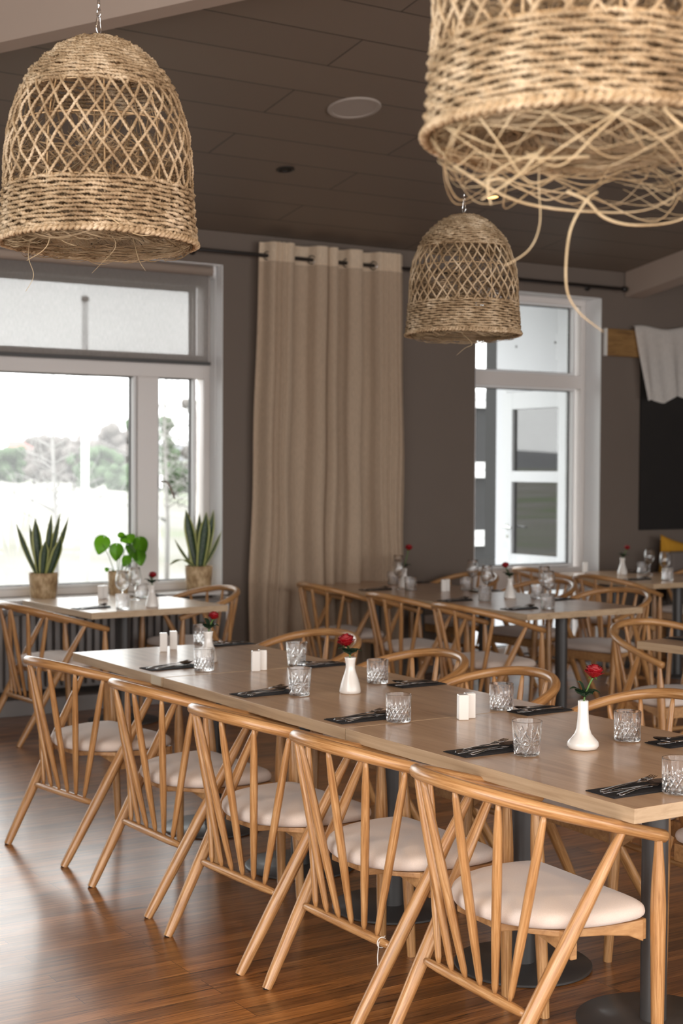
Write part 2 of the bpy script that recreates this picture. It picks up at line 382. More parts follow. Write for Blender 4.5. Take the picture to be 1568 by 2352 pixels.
# window wall with three openings: window_1, window_2, window_3 (further left, outside the frame)
OP = [(-1.4, .75, .72, 3.06), (1.15, 5.0, .72, 3.06), (7.28, 8.62, .06, 3.06)]
b = MB(); xs = X0-.3
for (a, c, z0, z1) in OP:
    b.box(xs, a, WY, WO, 0, 3.40); b.box(a, c, WY, WO, 0, z0); b.box(a, c, WY, WO, z1, 3.40); xs = c
b.box(xs, X1+.3, WY, WO, 0, 3.40)
struct(b.obj('wall_back', 'wall_paint'))
# left wall, rear wall and right wall (outside the picture): openings let the daylight in
b = MB(); ys = Y0
for yy, ww in sorted(LW):
    b.box(X0-.25, X0, ys, yy-ww/2, 0, 5.6); b.box(X0-.25, X0, yy-ww/2, yy+ww/2, 0, .2); b.box(X0-.25, X0, yy-ww/2, yy+ww/2, 3.3, 5.6); ys = yy+ww/2
b.box(X0-.25, X0, ys, WY, 0, 5.6); struct(b.obj('wall_left', 'wall_white'))
b = MB(); xs = X0-.25
for xx, ww in BW:
    b.box(xs, xx-ww/2, Y0-.25, Y0, 0, 5.6); b.box(xx-ww/2, xx+ww/2, Y0-.25, Y0, 0, .2); b.box(xx-ww/2, xx+ww/2, Y0-.25, Y0, 3.1, 5.6); xs = xx+ww/2
b.box(xs, X1, Y0-.25, Y0, 0, 5.6); struct(b.obj('wall_front', 'wall_white'))
b = MB(); b.box(X1, X1+.25, Y0-.25, WO, 0, 5.6); struct(b.obj('wall_right', 'wall_paint'))
# sloping ceiling rising towards the camera
cl = math.hypot(WO-Y0, SL*(WO-Y0)); ang = -math.atan(SL)
b = MB(); b.box(0, X1-X0+.5, 0, cl+.5, 0, .12)
ce = struct(b.obj('ceiling', 'ceiling_boards'))
ce.location = (X0-.25, Y0-.25, ceil_z(Y0-.25)); ce.rotation_euler = (ang, 0, 0)
# ceiling beams: one down the slope on the right, one crossing diagonally at top left
def skew_beam(name, p, q, wd, depth):
    """box beam whose soffit runs p->q (soffit edge nearest the wall), top meets the ceiling"""
    p, q = Vector(p), Vector(q); d = (q-p).normalized(); side = Vector((-d.y, d.x, 0)).normalized()*wd
    if side.y > 0: side = -side
    b = MB(); vs = [p, q, q+side, p+side] + [v+Vector((0, 0, depth)) for v in (p, q, q+side, p+side)]
    b.add(vs, [(0, 3, 2, 1), (4, 5, 6, 7), (0, 1, 5, 4), (1, 2, 6, 5), (2, 3, 7, 6), (3, 0, 4, 7)], smooth=False)
    return struct(b.obj(name, 'beam_paint'))
b = MB(); vs = []
for (x, dz) in ((8.88, 0), (9.08, 0), (9.08, -.21), (8.88, -.21)):
    for y in (WY-.01, -2.0): vs.append((x, y, ceil_z(y)+dz))
b.add(vs, [(0, 1, 3, 2), (2, 3, 5, 4), (4, 5, 7, 6), (6, 7, 1, 0), (0, 2, 4, 6), (1, 7, 5, 3)], smooth=False)
struct(b.obj('trim_1', 'beam_paint'))
dB = (Vector((3.19, 5.84, 3.68)) - Vector((2.37, 6.70, 3.52)))
skew_beam('trim_2', Vector((2.37, 6.70, 3.52)) - dB*3.2, Vector((2.37, 6.70, 3.52)) + dB*5.0, .13, .42)

# ------------------------------------------------------------------ window frames
def frame_box(b, x0, x1, z0, z1, t, y0=9.64, y1=9.72):
    b.box(x0, x1, y0, y1, z0, z0+t); b.box(x0, x1, y0, y1, z1-t, z1); b.box(x0, x0+t, y0, y1, z0+t, z1-t); b.box(x1-t, x1, y0, y1, z0+t, z1-t)
def window(n, x0, x1, z0, z1, lites, bars):
    w_ = struct(empty('window_%d' % n, ((x0+x1)/2, 9.66, z0)))
    off = Vector((-(x0+x1)/2, -9.66, -z0))
    objs = []
    def reg(b, name, mat, bev=0):
        b.v = [tuple(Vector(p)+off) for p in b.v]; o = b.obj(name, mat, w_, bevel=bev); struct(o); return o
    b = MB(); frame_box(b, x0+.003, x1-.003, z0+.003, z1-.003, .05, 9.64, 9.76)
    for (a, c, e, f) in bars: b.box(a, c, 9.64, 9.76, e, f)
    reg(b, 'window_frame', 'frame_white', .004)
    for (a, c, e, f) in lites:
        b = MB(); frame_box(b, a-.022, c+.022, e-.022, f+.022, .022, 9.665, 9.75); sash = reg(b, 'sash', 'white_trim', .002)
        b = MB(); t = .007
        b.box(a, c, 9.715, 9.735, e, e+t); b.box(a, c, 9.715, 9.735, f-t, f); b.box(a, a+t, 9.715, 9.735, e, f); b.box(c-t, c, 9.715, 9.735, e, f); reg(b, 'gasket', 'black_metal').parent = sash
        b = MB(); b.box(a, c, 9.722, 9.728, e, f); reg(b, 'pane', 'window_glass').parent = sash
    return w_
L1 = [(1.28, 2.06, .79, 2.25), (2.30, 4.40, .79, 2.25), (4.60, 4.875, .79, 2.25), (1.28, 4.875, 2.42, 2.89)]
window(1, 1.15, 5.0, .72, 3.06, L1, [(1.2, 4.95, 2.25, 2.42), (2.10, 2.26, .77, 2.25), (4.425, 4.58, .77, 2.25), (1.2, 4.95, 2.92, 3.03)])
L2 = [(7.36, 8.50, .80, 2.28), (7.36, 8.50, 2.43, 2.99), (7.36, 8.50, .12, .58)]
window(2, 7.28, 8.62, .06, 3.06, L2, [(7.33, 8.57, 2.30, 2.41), (7.33, 8.57, .60, .775)])
window(3, -1.4, .75, .72, 3.06, [(-1.3, .65, .82, 2.25), (-1.3, .65, 2.40, 2.92)], [(-1.35, .7, 2.27, 2.38)])
for wn, x0, x1, z0, z1 in (('window_1', 1.15, 5.0, .722, 3.06), ('window_2', 7.28, 8.62, .06, 3.06)):
    b = MB(); t_ = .006
    b.box(x1-t_, x1-.0005, WY-.001, 9.639, z0, z1); b.box(x0+.0005, x0+t_, WY-.001, 9.639, z0, z1); b.box(x0, x1, WY-.001, 9.639, z1-t_, z1-.0005)
    o = b.obj('reveal_lining', 'white_trim'); struct(o); p_ = bpy.data.objects[wn]; o.parent = p_; o.location = -p_.location
# window handle on the narrow sash
b = MB(); b.tube([(4.60, 9.625, 1.505), (4.612, 9.60, 1.508), (4.632, 9.59, 1.50), (4.652, 9.59, 1.47), (4.69, 9.59, 1.38)], [.008, .008, .008, .008, .006], 8)
b.box(4.585, 4.61, 9.625, 9.64, 1.46, 1.55)
tag(b.obj('window_handle', 'chrome', sharp=40), 'curved grey handle on the narrow right sash of the left window', 'window handle')
# sill boards
b = MB(); b.box(1.15, 5.0, 9.36, 9.638, .70, .722); struct(b.obj('trim_3', 'frame_white', bevel=.004))
b = MB(); b.box(1.0, 5.0, 9.10, 9.449, 0, .105); struct(b.obj('baseboard_back', 'radiator_paint', bevel=.004))
b = MB(); b.box(5.0, 7.25, 9.435, 9.449, 0, .09); b.box(8.65, X1, 9.435, 9.449, 0, .09); struct(b.obj('baseboard_back', 'wall_paint'))

# radiator under the left window
rad = tag(empty('radiator', (3.2, 9.26, .14)), 'long ribbed radiator below the left window behind the table', 'radiator')
b = MB(); x = -1.75
while x < 1.62:
    b.box(x, x+.036, -.05, -.012, .02, .50); x += .056
b.box(-1.78, 1.66, -.012, .03, 0, .52)
b.obj('radiator_panel', 'radiator_paint', rad, bevel=.006)
b = MB(); b.box(-1.8, 1.68, -.06, .04, .52, .545); b.obj('top_grille', 'radiator_paint', rad, bevel=.003)
for x in (-1.5, 1.5):
    b = MB(); b.box(x-.02, x+.02, .03, .17, .02, .45); b.obj('wall_bracket', 'radiator_paint', rad)
b = MB(); b.box(1.70, 1.72, -.06, .15, -.03, .56); b.obj('end_cover', 'frame_white', rad)

# roller blind over the upper pane
bl = tag(empty('roller_blind', (3.1, 9.55, 3.0)), 'grey see-through roller blind lowered over the upper pane of the left window', 'blind')
b = MB(); b.tube([(-1.9, 0, .02), (1.86, 0, .02)], .034, 16); b.obj('roller_tube', 'beam_paint', bl)
b = MB(); b.box(-1.88, 1.845, .018, .0195, -.63, .01); b.obj('blind_fabric', 'blind_cloth', bl)
b = MB(); b.box(-1.89, 1.86, .008, .03, -.655, -.63); b.obj('bottom_bar', 'grey_metal', bl, bevel=.003)
b = MB(); b.box(1.862, 1.885, -.03, .04, -.03, .055); b.obj('end_bracket', 'white_trim', bl, bevel=.003)
b = MB(); pts = [(1.873, -.035, -.01-.01*i) for i in range(130)] + [(1.868, -.05, -1.32), (1.863, -.06, -1.31)] + [(1.86, -.065, -1.3+.01*i) for i in range(129)]
b.tube(pts, .0028, 5); b.obj('pull_chain', 'white_trim', bl)

# ------------------------------------------------------------------ curtain and rod
rod = tag(empty('curtain_rod', (5.9, 9.33, 3.135)), 'long thin black curtain rod running along the wall under the ceiling', 'curtain rod')
b = MB(); b.tube([(-4.9, 0, 0), (2.86, 0, 0)], .014, 12); b.obj('pole', 'black_metal', rod)
b = MB(); b.lathe([(0, 0), (.02, .004), (.024, .02), (.024, .045), (.016, .058), (0, .062)], 16)
fi = b.obj('finial', 'black_metal', rod); fi.rotation_euler = (0, R(90), 0); fi.location = (2.84, 0, 0)
for x in (-4.4, -1.15, 2.55):
    b = MB(); b.tube([(x, 0, 0), (x, .118, 0)], .009, 8); b.tube([(x, .105, 0), (x, .119, 0)], .026, 14); b.obj('wall_bracket', 'black_metal', rod)
cu = tag(empty('curtain', (5.87, 9.33, 0)), 'floor length beige curtain with ringed heading between the two windows', 'curtain')
# plan path of the heading: (x, y offset from the rod)
KP = [(-.62, .035), (-.585, .03), (-.56, -.03), (-.53, -.05), (-.515, -.042), (-.50, -.052), (-.48, -.042), (-.462, -.053), (-.44, -.043), (-.415, -.054), (-.375, -.05), (-.35, -.01), (-.335, .04), (-.29, .055), (-.22, .04),
      (-.195, 0), (-.17, -.045), (-.12, -.058), (-.085, -.045), (-.07, 0), (-.062, -.03), (-.035, -.055), (.0, -.05), (.018, -.01), (.03, .04), (.065, .05), (.095, .02), (.115, -.035), (.16, -.055), (.215, -.05),
      (.235, -.01), (.245, .04), (.30, .055), (.335, .03), (.355, -.02), (.38, -.05), (.40, -.042), (.42, -.053), (.44, -.043), (.465, -.055), (.485, -.044), (.51, -.054), (.53, -.042), (.55, -.052), (.575, -.04), (.61, .0)]
KP = [(x, (-.048+(y+.048)*2.3) if (-.54 < x < -.40 or .37 < x < .58) else y) for x, y in KP]
def cr_path(K, per=4):
    out = []
    for i in range(len(K)-1):
        p0, p1, p2, p3 = K[max(i-1, 0)], K[i], K[i+1], K[min(i+2, len(K)-1)]
        for j in range(per):
            t = j/per
            out.append(tuple(.5*((2*p1[k]) + (-p0[k]+p2[k])*t + (2*p0[k]-5*p1[k]+4*p2[k]-p3[k])*t*t + (-p0[k]+3*p1[k]-3*p2[k]+p3[k])*t**3) for k in range(2)))
    out.append(K[-1]); return out
CP = cr_path(KP)
def curtain_sheet(z1, z0, nz, th=0):
    pts = []
    for i, (x, y) in enumerate(CP):
        for j in range(nz+1):
            t = j/nz; z = z1 + (z0-z1)*t; dn = (3.235-z)/3.2
            xx = x*(1+.10*dn) - .02*dn + .012*math.sin(5*z+x*9)*dn
            yy = y*(1+.35*dn) + .012*math.sin(23*x+2*z)*dn + (.0 if abs(y) < .03 else .01*math.sin(60*x)*dn)
            pts.append((xx, yy+th, z))
    b = MB(); b.grid(pts, len(CP), nz+1); return b
curtain_sheet(3.095, .02, 40).obj('curtain_cloth', 'curtain_cloth', cu)
hb = curtain_sheet(3.235, 3.0955, 4).obj('heading_band', 'curtain_band', cu)
for (x, a) in ((-.573, 60), (-.355, -60), (-.2, 50), (-.066, 65), (.02, -65), (.103, 55), (.238, -60), (.345, 60)):
    b = MB(); c, s_ = math.cos(R(a)), math.sin(R(a))
    pts = [(c*.0*math.cos(t) + .030*math.cos(t)*c, .030*math.cos(t)*s_*-1, .030*math.sin(t)) for t in [2*math.pi*k/24 for k in range(24)]]
    b.tube(pts, .0045, 6, closed=True); g = b.obj('eyelet_ring', 'steel', hb); g.location = (x, 0, 3.135)

# ------------------------------------------------------------------ ceiling fittings
def on_ceiling(o, x, y, down=0.0):
    o.location = (x, y, ceil_z(y)-down); o.rotation_euler = (ang, 0, 0); return o
b = MB(); b.lathe([(0, -.006), (.125, -.006), (.128, -.010), (.150, -.010), (.156, -.004), (.156, .0)], 48)
on_ceiling(tag(b.obj('ceiling_speaker', 'speaker_white', sharp=30), 'round pale loudspeaker set flush in the sloping ceiling', 'speaker'), 4.624, 7.149)
def downlight(x, y, label, lamp):
    e = on_ceiling(tag(empty('recessed_downlight'), label, 'ceiling light', 'small round downlights in the sloping ceiling'), x, y)
    b = MB(); b.lathe([(.040, -.001), (.055, -.002), (.058, -.006), (.048, -.008), (.040, -.004), (.040, -.001)], 32); b.obj('trim_ring', 'black_metal', e)
    b = MB(); b.lathe([(0, -.002), (.039, -.002), (.039, -.001)], 24); b.obj('lamp_face', lamp, e)
downlight(4.764, 8.165, 'dark round downlight between the round speaker and the curtain', 'dark_recess')
downlight(6.44, 8.178, 'faintly glowing amber downlight above the small hanging lampshade', 'warm_lamp')
downlight(8.081, 8.217, 'dark downlight at the right, beside the ceiling beam', 'dark_recess')

# ------------------------------------------------------------------ wall things on the right
pl = tag(empty('wall_shelf_beam', (9.0, 9.38, 2.69)), 'rough wooden plank fixed high on the wall right of the tall window', 'wooden beam')
b = MB(); b.box(-.358, 3.2, .02, .065, -.115, .115); b.obj('plank', 'plank_wood', pl, bevel=.006)
b = MB(); b.box(-.363, -.357, .018, .065, -.117, .117); b.obj('end_block', 'tag_white', pl, bevel=.003)
b = MB(); NU, NV = 70, 34; pts = []
for i in range(NU):
    u = i/(NU-1); xx = 1.75*u
    for j in range(NV):
        v = j/(NV-1)
        hem = 2.20 + .045*max(0, math.sin(9*u-1.2)) + .02*math.sin(31*u)
        zt = 2.815 + .03*math.sin(5*u) + .02*math.sin(17*u+1)
        if v < .12: z = zt + .012*math.sin(v/.12*math.pi); y = 9.44 - .065*(v/.12)
        else:
            t = (v-.12)/.88; z = zt + (hem-zt)*t; y = 9.385 - .01 - .055*t*(.5+.5*math.sin(27*u+1.2*math.sin(5*u)+1.5*t)) - .02*math.sin(61*u)*t
        x = 8.935 + xx + .11*max(0, (2.81-z)/.6)*max(0, 1-u*1.6)**2
        pts.append((x, y, z))
b.grid(pts, NU, NV)
tag(b.obj('draped_cloth', 'linen'), 'thin white cloth draped in folds over the wooden plank high at right', 'cloth')
b = MB(); b.box(9.07, 11.2, 9.425, 9.448, 1.085, 2.66)
tag(b.obj('wall_board', 'dark_board', bevel=.003), 'large dark board on the wall beneath the draped white cloth', 'board')
bn = tag(empty('banquette', (9.83, 9.15, 0)), 'grey upholstered wall bench with backrest at the right edge', 'bench')
b = MB(); b.box(-.76, 1.6, -.11, -.03, .0, .915); b.obj('backrest', 'bench_grey', bn, bevel=.03)
b = MB(); b.box(-.76, 1.6, -.028, .275, .32, .50); b.obj('seat', 'bench_grey', bn, bevel=.03)
b = MB(); b.box(-.72, 1.55, -.02, .25, 0, .32); b.obj('base', 'chair_panel', bn)
b = MB(); pts = []
for i in range(17):
    for j in range(17):
        u, v = i/8-1, j/8-1; e = max(abs(u), abs(v)); th = .07*math.sqrt(max(0, 1-u**4))*math.sqrt(max(0, 1-v**4))
        pts.append((.26*u*(1-.10*(1-v*v)*abs(u)), th, .24*v*(1-.10*(1-u*u)*abs(v))))
b.grid(pts, 17, 17); pts2 = [(p[0], -p[1], p[2]) for p in pts]; b.grid(pts2, 17, 17)
cs = b.obj('scatter_cushion', 'cushion_yellow'); cs.location = (9.40, 9.275, .765); cs.rotation_euler = (R(-8), R(12), 0)
tag(cs, 'mustard yellow cushion leaning on the grey wall bench', 'cushion')

# ------------------------------------------------------------------ tables
def table(name, cx, cy, sx, sy, cols, label, group=None, rz=0, top=.75, thick=.039, patch=False):
    t = tag(empty(name, (cx, cy, 0), rz), label, 'table', group)
    b = MB(); x, y = sx/2, sy/2; e = .0012
    b.m = 0; b.add([(-x, -y, top), (x, -y, top), (x, y, top), (-x, y, top)], [(0, 1, 2, 3)], smooth=False)
    b.m = 1
    b.add([(-x, -y, top), (x, -y, top), (x, y, top), (-x, y, top), (-x, -y, top-thick), (x, -y, top-thick), (x, y, top-thick), (-x, y, top-thick)],
          [(0, 4, 5, 1), (1, 5, 6, 2), (2, 6, 7, 3), (3, 7, 4, 0), (4, 7, 6, 5)], smooth=False)
    import bmesh
    o = b.obj('tabletop', ['table_wood', 'table_edge'], t)
    bm = bmesh.new(); bm.from_mesh(o.data); bmesh.ops.remove_doubles(bm, verts=bm.verts, dist=1e-5); bm.to_mesh(o.data); bm.free()
    bv = o.modifiers.new('b', 'BEVEL'); bv.width = e; bv.segments = 2
    if patch:
        b = MB(); b.box(-x-.0008, -x+.01, -y+.012, -y+.105, top-thick+.001, top-.0015); tag(b.obj('edge_patch', 'pale_patch', t), 'pale square patch in the table edge')
    for (px, py) in cols:
        b = MB(); b.lathe([(0, .012), (.038, .012), (.038, top-thick-.012)], 32, px, py); b.obj('pedestal_column', 'grey_metal', t, sharp=40)
        b = MB(); b.lathe([(0, .0), (.218, .0), (.222, .003), (.222, .009), (.218, .012), (.0, .014)], 56, px, py); b.obj('base_plate', 'grey_metal', t, sharp=40)
        b = MB(); b.box(px-.2, px+.2, py-.03, py+.03, top-thick-.012, top-thick); b.box(px-.03, px+.03, py-.2, py+.2, top-thick-.012, top-thick); b.obj('mounting_bracket', 'black_metal', t)
    return t
LG = 'joined tables of the long front row'
table('dining_table', 3.05, 5.925, .88, .95, [(0, -.08)], 'table at far left end of the long front row, pale patch in its edge', LG, patch=True)
table('dining_table', 3.05, 4.757, .88, 1.366, [(0, -.33), (0, .33)], 'middle table of the long front row', LG)
table('dining_table', 3.05, 3.395, .88, 1.348, [(0, -.30), (0, .29)], 'nearest table of the long front row, its corner at lower right', LG)
table('dining_table', 3.86, 8.62, .93, 1.0, [(0, 0)], 'small table standing by the left window below the potted plants', rz=R(3))
AG = 'joined tables of the back row beside the curtain'
table('dining_table', 6.075, 8.76, .93, 1.29, [(0, -.25), (0, .3)], 'back row table half nearest the curtain', AG)
table('dining_table', 6.075, 7.435, .93, 1.34, [(0, -.44), (0, .33)], 'back row table half nearer the camera, right of the curtain', AG)
table('dining_table', 8.42, 8.75, .95, 1.28, [(0, -.42), (0, .3)], 'table under the tall window at far right', rz=R(0))
table('dining_table', 5.71, 4.80, .88, 1.34, [(0, .38), (0, -.3)], 'table cut off by the right edge, in front of an empty round backed chair', rz=R(6))

# ------------------------------------------------------------------ chair
Rx, Ry, LA, ZE, KK, TP, SQ = .276, .292, .262, .646, .286, .094, 2.1
def arm_y(x): return Ry*(1-TP*(max(x, 0)/LA)**1.5)
def rail_z(x): return ZE + KK*(LA-x)
def rail_pt(a):
    """a in 0..pi round the bend"""
    c, s_ = math.cos(a), math.sin(a); e = 2/SQ
    x = -Rx*abs(s_)**e; y = Ry*(1 if c > 0 else -1)*abs(c)**e
    return (x, -y, rail_z(x))
def make_chair():
    t = empty('dining_chair')
    pts = [(LA*(1-i/8), -arm_y(LA*(1-i/8)), rail_z(LA*(1-i/8))) for i in range(8)]
    pts += [rail_pt(math.pi*i/44) for i in range(44)]
    pts += [(LA*i/8, arm_y(LA*i/8), rail_z(LA*i/8)) for i in range(9)]
    n_ = len(pts); rad = []
    for i, p in enumerate(pts):
        f = min(1, max(0, (-p[0])/Rx)); rad.append(.0175 + .0015*f)
    e0 = Vector(pts[0]) - Vector(pts[1]); e1 = Vector(pts[-1]) - Vector(pts[-2])
    pts = [tuple(Vector(pts[0])+e0.normalized()*.004)] + pts + [tuple(Vector(pts[-1])+e1.normalized()*.004)]; rad = [.0135] + rad + [.0135]
    b = MB(); b.tube(pts, rad, 12); b.obj('backrest_rail', 'chair_wood', t, sharp=50)
    for s_ in (-1, 1):
        # front leg: swells at seat height, slim at both ends
        x = LA-.02; top = Vector((x, s_*arm_y(x), rail_z(x)-.008)); bot = Vector((.267, s_*.243, 0))
        b = MB(); K = [(0, .0145), (.08, .0158), (.45, .0190), (.64, .0210), (.72, .0210), (.84, .0180), (.95, .0125), (1, .0105)]
        b.tube([bot.lerp(top, k) for k, r in K], [r for k, r in K], 12); b.obj('front_leg', 'chair_wood', t, sharp=60)
        top = Vector((.107, s_*arm_y(.107), rail_z(.107)-.008)); bot = Vector((-.291, s_*.233, 0))
        b = MB(); K = [(0, .0150), (.05, .0175), (.3, .0205), (.5, .0210), (.75, .0185), (.93, .0140), (1, .010)]
        b.tube([bot.lerp(top, k) for k, r in K], [r for k, r in K], 12); bleg = b.obj('back_leg', 'chair_wood', t, sharp=60)
        b = MB(); b.lathe([(0, -.0), (.010, -.0), (.011, .005), (0, .005)], 12, bot.x, bot.y, 0); b.obj('foot_glide', 'black_metal', bleg)
    sxx, sy_, sz = -.155, .232, .238
    b = MB(); K = [(-1, .008), (-.93, .0115), (-.7, .014), (0, .0148), (.7, .014), (.93, .0115), (1, .008)]
    b.tube([(sxx, sy_*k, sz) for k, r in K], [r for k, r in K], 10); b.obj('stretcher', 'chair_wood', t)
    ST = [-.165, -.100, -.034, .034, .100, .165]; AN = [26, 50, 76, 104, 130, 154]
    for k in range(6):
        p = Vector((sxx, ST[k], sz+.010)); q = Vector(rail_pt(R(AN[k]))) - Vector((0, 0, .012))
        b = MB(); K = [(0, .005), (.04, .0092), (.3, .0126), (.6, .0132), (.85, .0118), (.96, .0088), (1, .0055)]
        b.tube([p.lerp(q, u) for u, r in K], [r for u, r in K], 10); b.obj('spindle', 'chair_wood', t)
    # cushion: straight front, rounded back, pillowed
    HO = [(.236, 0), (.236, .10), (.236, .20), (.233, .238), (.215, .256), (.16, .264), (.09, .264), (.02, .254), (-.05, .228), (-.105, .188), (-.145, .130), (-.167, .065)]
    OUT = HO + [(-.174, 0)] + [(x, -y) for x, y in HO[:0:-1]]
    OUT = [tuple(sum(w_*OUT[(k+d) % len(OUT)][c] for d, w_ in ((-1, .12), (0, .76), (1, .12))) for c in (0, 1)) if abs(OUT[k][0]-.236) > .001 else OUT[k] for k in range(len(OUT))]
    N = len(OUT); cx_ = .03
    b = MB(); prof = [(0, .428), (.84, .428), (.955, .430), (.99, .438), (1.0, .449), (.992, .461), (.955, .471), (.86, .480), (.62, .488), (.3, .492), (0, .493)]; vs = []
    for (g, z) in prof:
        for (X, Y) in OUT: vs.append((cx_+(X-cx_)*g, Y*g, z))
    fs = [(i*N+k, i*N+(k+1) % N, (i+1)*N+(k+1) % N, (i+1)*N+k) for i in range(len(prof)-1) for k in range(N)]
    b.add(vs, fs); cu_ = b.obj('seat_cushion', 'seat_fabric', t)
    import bmesh
    bm = bmesh.new(); bm.from_mesh(cu_.data); bmesh.ops.remove_doubles(bm, verts=bm.verts, dist=1e-4); bm.to_mesh(cu_.data); bm.free()
    sb = cu_.modifiers.new('s', 'SUBSURF'); sb.levels = 1; sb.render_levels = 1
    # frame: apron board between the front legs, curved side boards running back
    b = MB(); b.box(.208, .230, -.238, .238, .372, .427)
    for s_ in (-1, 1):
        P0 = [(.214, .246), (.165, .247), (.08, .241), (-.03, .225), (-.11, .15)]; P1 = [(.214, .226), (.165, .227), (.08, .222), (-.025, .205), (-.10, .13)]
        Z0 = [.370, .392, .404, .410, .415]; vs = []
        for (p, q, z) in zip(P0, P1, Z0):
            vs += [(p[0], s_*p[1], z), (q[0], s_*q[1], z), (q[0], s_*q[1], .428), (p[0], s_*p[1], .428)]
        n_ = len(P0); fs = [(0, 1, 2, 3), (4*n_-4, 4*n_-1, 4*n_-2, 4*n_-3)]
        for i in range(n_-1):
            for k in range(4): fs.append((i*4+k, (i+1)*4+k, (i+1)*4+(k+1) % 4, i*4+(k+1) % 4))
        b.add(vs, fs, smooth=False)
    # arched cross board between the back legs
    vs = []; NA = 17
    for k in range(NA):
        u = k/(NA-1)*2-1; y = .258*u; z = .412-.050*abs(u)**1.6; xo = -.045+.02*abs(u)
        vs += [(xo-.011, y, z), (xo+.011, y, z), (xo+.011, y, .4275), (xo-.011, y, .4275)]
    fs = [(0, 1, 2, 3), (4*NA-4, 4*NA-1, 4*NA-2, 4*NA-3)]
    for i in range(NA-1):
        for k in range(4): fs.append((i*4+k, (i+1)*4+k, (i+1)*4+(k+1) % 4, i*4+(k+1) % 4))
    b.add(vs, fs, smooth=False)
    b.prism([(-.14, -.10), (.21, -.20), (.21, .20), (-.14, .10)], .408, .4285)
    b.obj('seat_frame', 'chair_panel', t, bevel=.003)
    return t
FR = 'chairs along the near side of the long front row'
BK = 'chairs behind the long front row'
AR = 'chairs along the near side of the back row'
AB = 'chairs behind the back row'
CH = [
 (2.486, 5.840, 8.3, 'oak spindle chair farthest left of five along the near side of the long front row', FR),
 (2.513, 5.021, 2.2, 'second oak spindle chair from the left along the near side of the long front row', FR),
 (2.503, 4.332, 3.3, 'middle oak spindle chair of five along the near side of the long front row', FR),
 (2.528, 3.696, .7, 'oak spindle chair with a white string hanging from its stretcher, near side of front row', FR),
 (2.530, 3.065, -3.2, 'nearest and largest oak spindle chair, at lower right under the front table corner', FR),
 (3.610, 6.055, 191.3, 'oak chair behind the long front row, farthest left, its rail above the small rose', BK),
 (3.578, 5.172, 180, 'oak chair behind the long front row, just right of the middle rose vase', BK),
 (3.516, 4.516, 179.4, 'oak chair behind the long front row, left of the nearest rose vase', BK),
 (3.593, 3.787, 175.4, 'oak chair behind the long front row, its rail right of the nearest rose vase', BK),
 (3.600, 3.10, 178, 'oak chair at the right edge behind the front row, seat seen under the table', BK),
 (3.248, 8.353, 4, 'oak chair cut off by the left edge, facing the table by the left window', None),
 (4.429, 8.761, 183.9, 'oak chair at the right side of the small table by the left window', None),
 (5.555, 8.749, -1, 'oak chair nearest the curtain along the near side of the back row', AR),
 (5.522, 7.818, -.4, 'middle oak chair of three along the near side of the back row', AR),
 (5.466, 7.015, 1.2, 'oak chair at the near right end of the back row, in front of its corner', AR),
 (6.807, 9.021, 183.4, 'oak chair behind the back row, farthest away under the wall', AB),
 (6.800, 8.142, 186.3, 'oak chair behind the back row, beside its white rose vase', AB),
 (6.692, 7.286, 191.9, 'oak chair behind the back row at its near end, the arm reaching past the table', AB),
 (7.946, 9.308, 2.4, 'oak chair at the far left side of the table under the tall window', None),
 (7.867, 8.474, 4.4, 'oak chair at the near left side of the table under the tall window', None),
 (9.06, 8.72, 181.9, 'oak chair behind the tall window table, beneath the yellow cushion', None),
 (5.502, 5.492, -95, 'oak chair with round back at the head of the table cut off at right', None)]
chair0 = make_chair()
for i, (x, y, a, lb, gp) in enumerate(CH):
    c = chair0 if i == 0 else dup(chair0, (x, y, 0), R(a))
    c.location = (x, y, 0); c.rotation_euler = (0, 0, R(a))
    tag(c, lb, 'chair', gp)
    if i and not gp and 'group' in c: del c['group']
# white string tied to the stretcher of the fourth chair
b = MB(); b.tube([(2.385, 3.50, .255), (2.362, 3.498, .24), (2.359, 3.50, .20), (2.362, 3.502, .16), (2.361, 3.499, .12), (2.352, 3.50, .095), (2.355, 3.506, .085)], .0017, 5)
b.tube([(2.373+.0155*math.cos(k*.52), 3.50, .238+.0155*math.sin(k*.52)) for k in range(12)], .0017, 5, closed=True)
tag(b.obj('string', 'tag_white'), 'thin white string hanging from the stretcher of a near chair', 'string')

